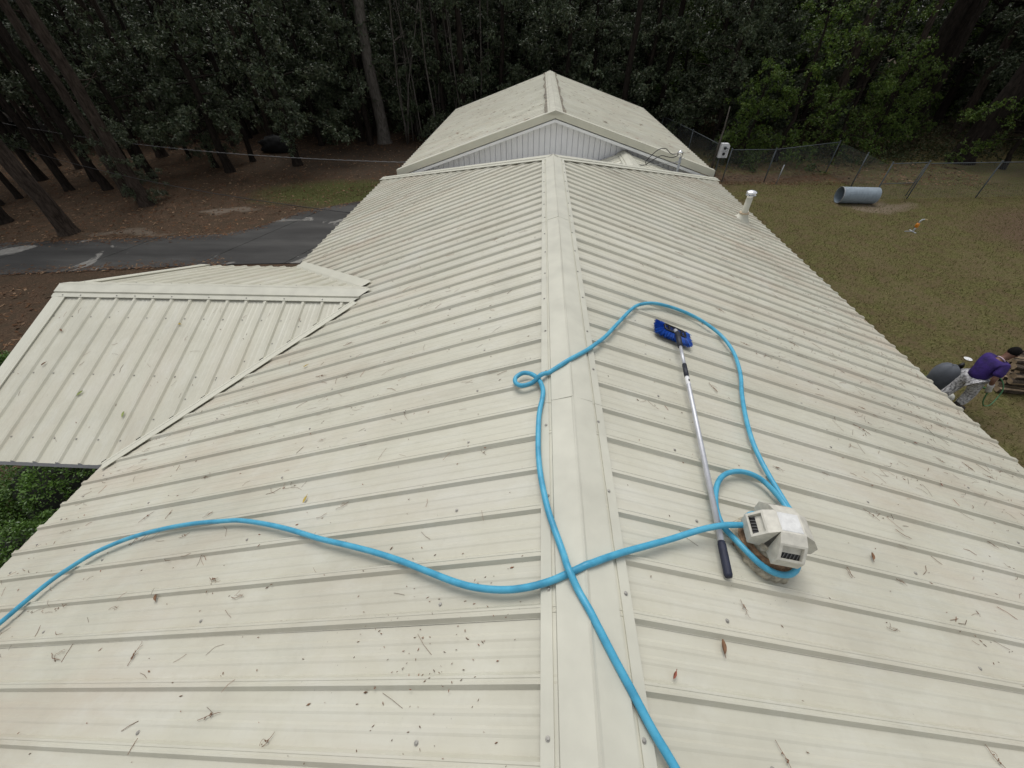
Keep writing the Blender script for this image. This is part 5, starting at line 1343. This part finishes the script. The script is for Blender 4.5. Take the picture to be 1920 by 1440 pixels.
# the wood behind: evergreens and trunks, one by one
rng = random.Random(77); spots = []
def free(x, y, d): return all((x - a) ** 2 + (y - b_) ** 2 > d * d for a, b_ in spots)
for a, x, y, *_ in [(n_[0], n_[1], n_[2]) for n_ in near] + [(n_[0], n_[1], n_[2]) for n_ in ev_near + br_near]: spots.append((x, y))
cnt = 0; tries = 0
while cnt < 120 and tries < 6000:
    tries += 1
    az = math.radians(rng.uniform(-72, 62)); r_ = rng.uniform(26, 50); x, y = r_ * math.sin(az), r_ * math.cos(az)
    if y < 30 - abs(x) * .30 or (x < -13 and y < 30 + (x + 13) * .15) or (abs(x) < 6 and y < 30) or not free(x, y, 2.6): continue
    if x > 0 and y < 27: continue
    spots.append((x, y)); cnt += 1
    dk = x < 8 or rng.random() < .55
    me = rng.choice(EV + [EVB, EVC, EVC]) if dk else rng.choice(BR[:2])
    place_tree("woodland_tree", me, x, y, rng.uniform(.85, 1.25) * (1 if dk else 1.25), rng.uniform(0, 6.28), "dark leafy tree in the dense wood behind the yard" if dk else "lighter leafy tree in the dense wood on the right", "dark trees of the wood" if dk else "lighter trees of the wood")
cnt = 0
while cnt < 46:
    az = math.radians(rng.uniform(-70, 60)); r_ = rng.uniform(27, 52); x, y = r_ * math.sin(az), r_ * math.cos(az)
    if y < 29 - abs(x) * .28 or not free(x, y, 1.2): continue
    spots.append((x, y)); cnt += 1
    place_tree("woodland_pine", rng.choice(PINE + DARKT), x, y, rng.uniform(.5, .95), rng.uniform(0, 6.28), "straight pine trunk deep in the wood behind the yard", "pine trunks deep in the wood", sz=1.0)
for i in range(20):
    for _ in range(50):
        x, y = rng.uniform(-31, -14.5), rng.uniform(20.5, 31)
        if free(x, y, 1.3): break
    spots.append((x, y))
    place_tree("slender_tree", rng.choice(DARKT + PINE), x, y, rng.uniform(.38, .62), rng.uniform(0, 6.28), "slender dark trunk among others on the straw floor of the left woods", "slender trunks of the left woods", sz=1.0)
# pale saplings left of the garage
SAP = []
for v in range(4):
    r0 = np.random.default_rng(300 + v); mb = MB(); p = limb_pts(r0, (0, 0, -.05), (r0.normal() * .05, r0.normal() * .05, 1), 9.0, 9, 0, .04); mb.tube(p, [.045 - .003 * i for i in range(10)], 6)
    for k in range(8):
        i = int(r0.integers(3, 9)); a = r0.uniform(0, 6.28); mb.tube(limb_pts(r0, p[i], (math.cos(a), math.sin(a), .5), r0.uniform(.5, 1.4), 4, .1), [.013, .010, .008, .006, .003], 4)
    SAP.append(mb.mesh("trunk", M['bark_pale'], True))
for i in range(46):
    x = rng.uniform(-9.0, -3.4) if i < 34 else rng.uniform(-26, -12); y = rng.uniform(27.5, 33) if i < 34 else rng.uniform(26, 33)
    o = link("sapling", SAP[i % 4]); o.location = (x, y, 0); o.rotation_euler = (0, 0, rng.uniform(0, 6.28)); s_ = rng.uniform(.6, 1.2); o.scale = (s_, s_, 1)
    tag(o, "thin pale bare sapling in the wood left of the garage", "sapling", "pale saplings in the wood")
# far edge of the wood, one mass
def far_wood():
    r0 = np.random.default_rng(5); n = 16000
    az = np.radians(r0.uniform(-88, 80, n)); rr = r0.uniform(50, 66, n); z = r0.uniform(0, 1, n) ** .8 * 15
    Cn = np.stack([rr * np.sin(az), rr * np.cos(az), z], 1); V, F = rosettes(Cn, r0.normal(size=(n, 3)), r0, 4, .95, .5, .2)
    o = link("far_wood", np_mesh("far_wood", V, F, M['wood_floor'])); tag(o, "dense far wood closing the view behind the trees", "wood", kind='stuff')
far_wood()
# undergrowth along the wood edge
def undergrowth():
    r0 = np.random.default_rng(15); Cn = []
    for _ in range(420):
        if r0.random() < .55: x, y = r0.uniform(8.5, 27), r0.uniform(22.3, 31)
        else: x, y = r0.uniform(-30, 8), r0.uniform(30, 38)
        if y < 23.5 and x > 18: continue
        h = r0.uniform(.2, .9)
        Cn.append(np.stack([x + r0.normal(size=26) * .45, y + r0.normal(size=26) * .45, np.abs(r0.normal(size=26)) * h * .6 + .04], 1))
    Cn = np.concatenate(Cn); V, F = rosettes(Cn, np.tile([[0, 0, 1.0]], (len(Cn), 1)), r0, 6, .10, .05, .1)
    o = link("undergrowth", np_mesh("undergrowth", V, F, M['undergrowth'])); tag(o, "tangled low undergrowth along the edge of the wood", "undergrowth", kind='stuff')
M['undergrowth'] = mat_leaf("undergrowth_leaves", [(0.022, 0.034, 0.010), (0.040, 0.055, 0.016), (0.075, 0.050, 0.025), (0.030, 0.045, 0.014)], 0.6, 0.1, 0.25)
undergrowth()

# hedge shrubs beside the house
def hedge(x, y, rx, ry, rz_, seed, label):
    r0 = np.random.default_rng(seed); n = 2600
    d = r0.normal(size=(n, 3)); d[:, 2] = np.abs(d[:, 2]); d /= np.linalg.norm(d, axis=1)[:, None]
    lump_ = 1 + .10 * np.sin(5 * np.arctan2(d[:, 1], d[:, 0]) + seed) + .07 * np.sin(9 * d[:, 2] + 3 * d[:, 0])
    rad = (r0.uniform(.72, 1.0, n) ** .5 * lump_)[:, None]
    Cn = d * rad * np.array([[rx, ry, rz_]])
    V, F = rosettes(Cn, d, r0, 7, .042, .022, 0)
    root = bpy.data.objects.new("hedge_shrub", None); COL.objects.link(root); root.location = (x, y, .08); tag(root, label, "shrub", "clipped shrubs beside the house")
    o = bpy.data.objects.new("crown", np_mesh("crown", V, F, M['boxwood'])); COL.objects.link(o); o.parent = root
    mb = MB()
    for k in range(9):
        a = k * .7; mb.tube(limb_pts(r0, (.05 * math.cos(a), .05 * math.sin(a), -.12), (math.cos(a) * .7, math.sin(a) * .7, .8), min(rx, rz_) * 1.05, 4, .1), [.022, .018, .014, .010, .006], 5)
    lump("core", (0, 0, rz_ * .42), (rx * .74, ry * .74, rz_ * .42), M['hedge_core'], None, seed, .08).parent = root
    t = bpy.data.objects.new("stems", mb.mesh("stems", M['bark_dark'])); COL.objects.link(t); t.parent = root
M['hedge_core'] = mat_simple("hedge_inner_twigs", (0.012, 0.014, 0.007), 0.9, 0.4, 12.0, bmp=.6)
hedge(-7.15, 3.05, .95, .85, 1.10, 1, "rounded green shrub below the side wing gutter at left")
hedge(-6.55, 1.75, .80, .85, 1.0, 2, "rounded green shrub at the lower left against the house")
hedge(-8.4, 2.2, .8, .8, .95, 3, "rounded green shrub behind the lower left pair, partly cut off")
hedge(-10.9, 5.3, .7, .8, .75, 4, "small green shrub at the left edge past the wing rake")

# ground litter and grass
def scatter_ground():
    r0 = np.random.default_rng(51); n = 26000
    P = np.stack([r0.uniform(-30, -4.7, n), r0.uniform(0, 30, n)], 1)
    P2 = np.stack([r0.uniform(5, 20, 4000), r0.uniform(19.6, 23, 4000)], 1); P = np.concatenate([P, P2]); n = len(P)
    keep = ~((P[:, 1] > 8.0 + (P[:, 0] + 30) * .12) & (P[:, 1] < 11.3 + (P[:, 0] + 30) * .125 + np.clip((P[:, 0] + 12), 0, 9) * .95)); keep |= P[:, 0] > 0
    P = P[keep]; n = len(P); a = r0.uniform(0, 6.28, n); l = r0.uniform(.03, .085, n); w = l * r0.uniform(.12, .55, n)
    c = np.concatenate([P, r0.uniform(.006, .02, (n, 1))], 1); d = np.stack([np.cos(a), np.sin(a), r0.normal(size=n) * .25], 1); s_ = np.stack([-np.sin(a), np.cos(a), r0.normal(size=n) * .3], 1)
    V = np.stack([c - d * l[:, None], c + s_ * w[:, None], c + d * l[:, None], c - s_ * w[:, None]], 1).reshape(-1, 3); V[:, 2] = np.maximum(V[:, 2], .003)
    # needles and leaves blown onto the edges of the slab
    E_ = np.array([(-7.2, 17.5), (-9.75, 15.75), (-10.5, 14.4), (-11.5, 13.55), (-15.5, 13.0), (-19.15, 12.6), (-30, 11.2)]); E2 = np.array([(-30, 8.2), (-16.75, 10.3), (-12.8, 10.85), (-10.0, 11.2)])
    parts_ = [V]
    for E3, sgn in ((E_, -1), (E2, 1)):
        for a_, b_ in zip(E3[:-1], E3[1:]):
            k = int(np.linalg.norm(b_ - a_) * 90); t = r0.uniform(0, 1, k)[:, None]; q = a_ + (b_ - a_) * t; q[:, 1] += sgn * np.abs(r0.normal(size=k)) * .28 - sgn * .1
            a3 = r0.uniform(0, 6.28, k); l3 = r0.uniform(.02, .075, k); w3 = l3 * r0.uniform(.1, .5, k)
            c3 = np.concatenate([q, r0.uniform(.030, .038, (k, 1))], 1); d3 = np.stack([np.cos(a3), np.sin(a3), r0.normal(size=k) * .06], 1); s3 = np.stack([-np.sin(a3), np.cos(a3), r0.normal(size=k) * .1], 1)
            parts_.append(np.stack([c3 - d3 * l3[:, None], c3 + s3 * w3[:, None], c3 + d3 * l3[:, None], c3 - s3 * w3[:, None]], 1).reshape(-1, 3))
    V = np.concatenate(parts_)
    o = link("pine_straw", np_mesh("pine_straw", V, np.arange(len(V)).reshape(-1, 4), M['straw'])); tag(o, "brown pine straw and dead leaves covering the ground", "leaf litter", kind='stuff')
    n = 80000
    P = np.stack([4.7 + r0.uniform(0, 1, n) ** 1.2 * 17, r0.uniform(1.5, 20, n)], 1); extra = np.stack([-8.6 + r0.normal(size=6000) * 2.4, 18.3 + r0.normal(size=6000) * .9], 1); P = np.concatenate([P, extra]); n = len(P)
    a = r0.uniform(0, 6.28, n); h = r0.uniform(.025, .065, n); w = r0.uniform(.004, .009, n)
    c = np.concatenate([P, np.zeros((n, 1))], 1); s_ = np.stack([np.cos(a), np.sin(a), np.zeros(n)], 1) * w[:, None]; tip = np.stack([r0.normal(size=n) * .03, r0.normal(size=n) * .03, h], 1)
    V = np.stack([c - s_, c + s_, c + tip], 1).reshape(-1, 3)
    o = link("lawn_grass", np_mesh("lawn_grass", V, np.arange(len(V)).reshape(-1, 3), M['grass'])); tag(o, "short dry olive lawn grass on the right yard and verge", "grass", kind='stuff')
scatter_ground()

for o in list(bpy.data.objects):
    if '_plain' in o: del o['_plain']
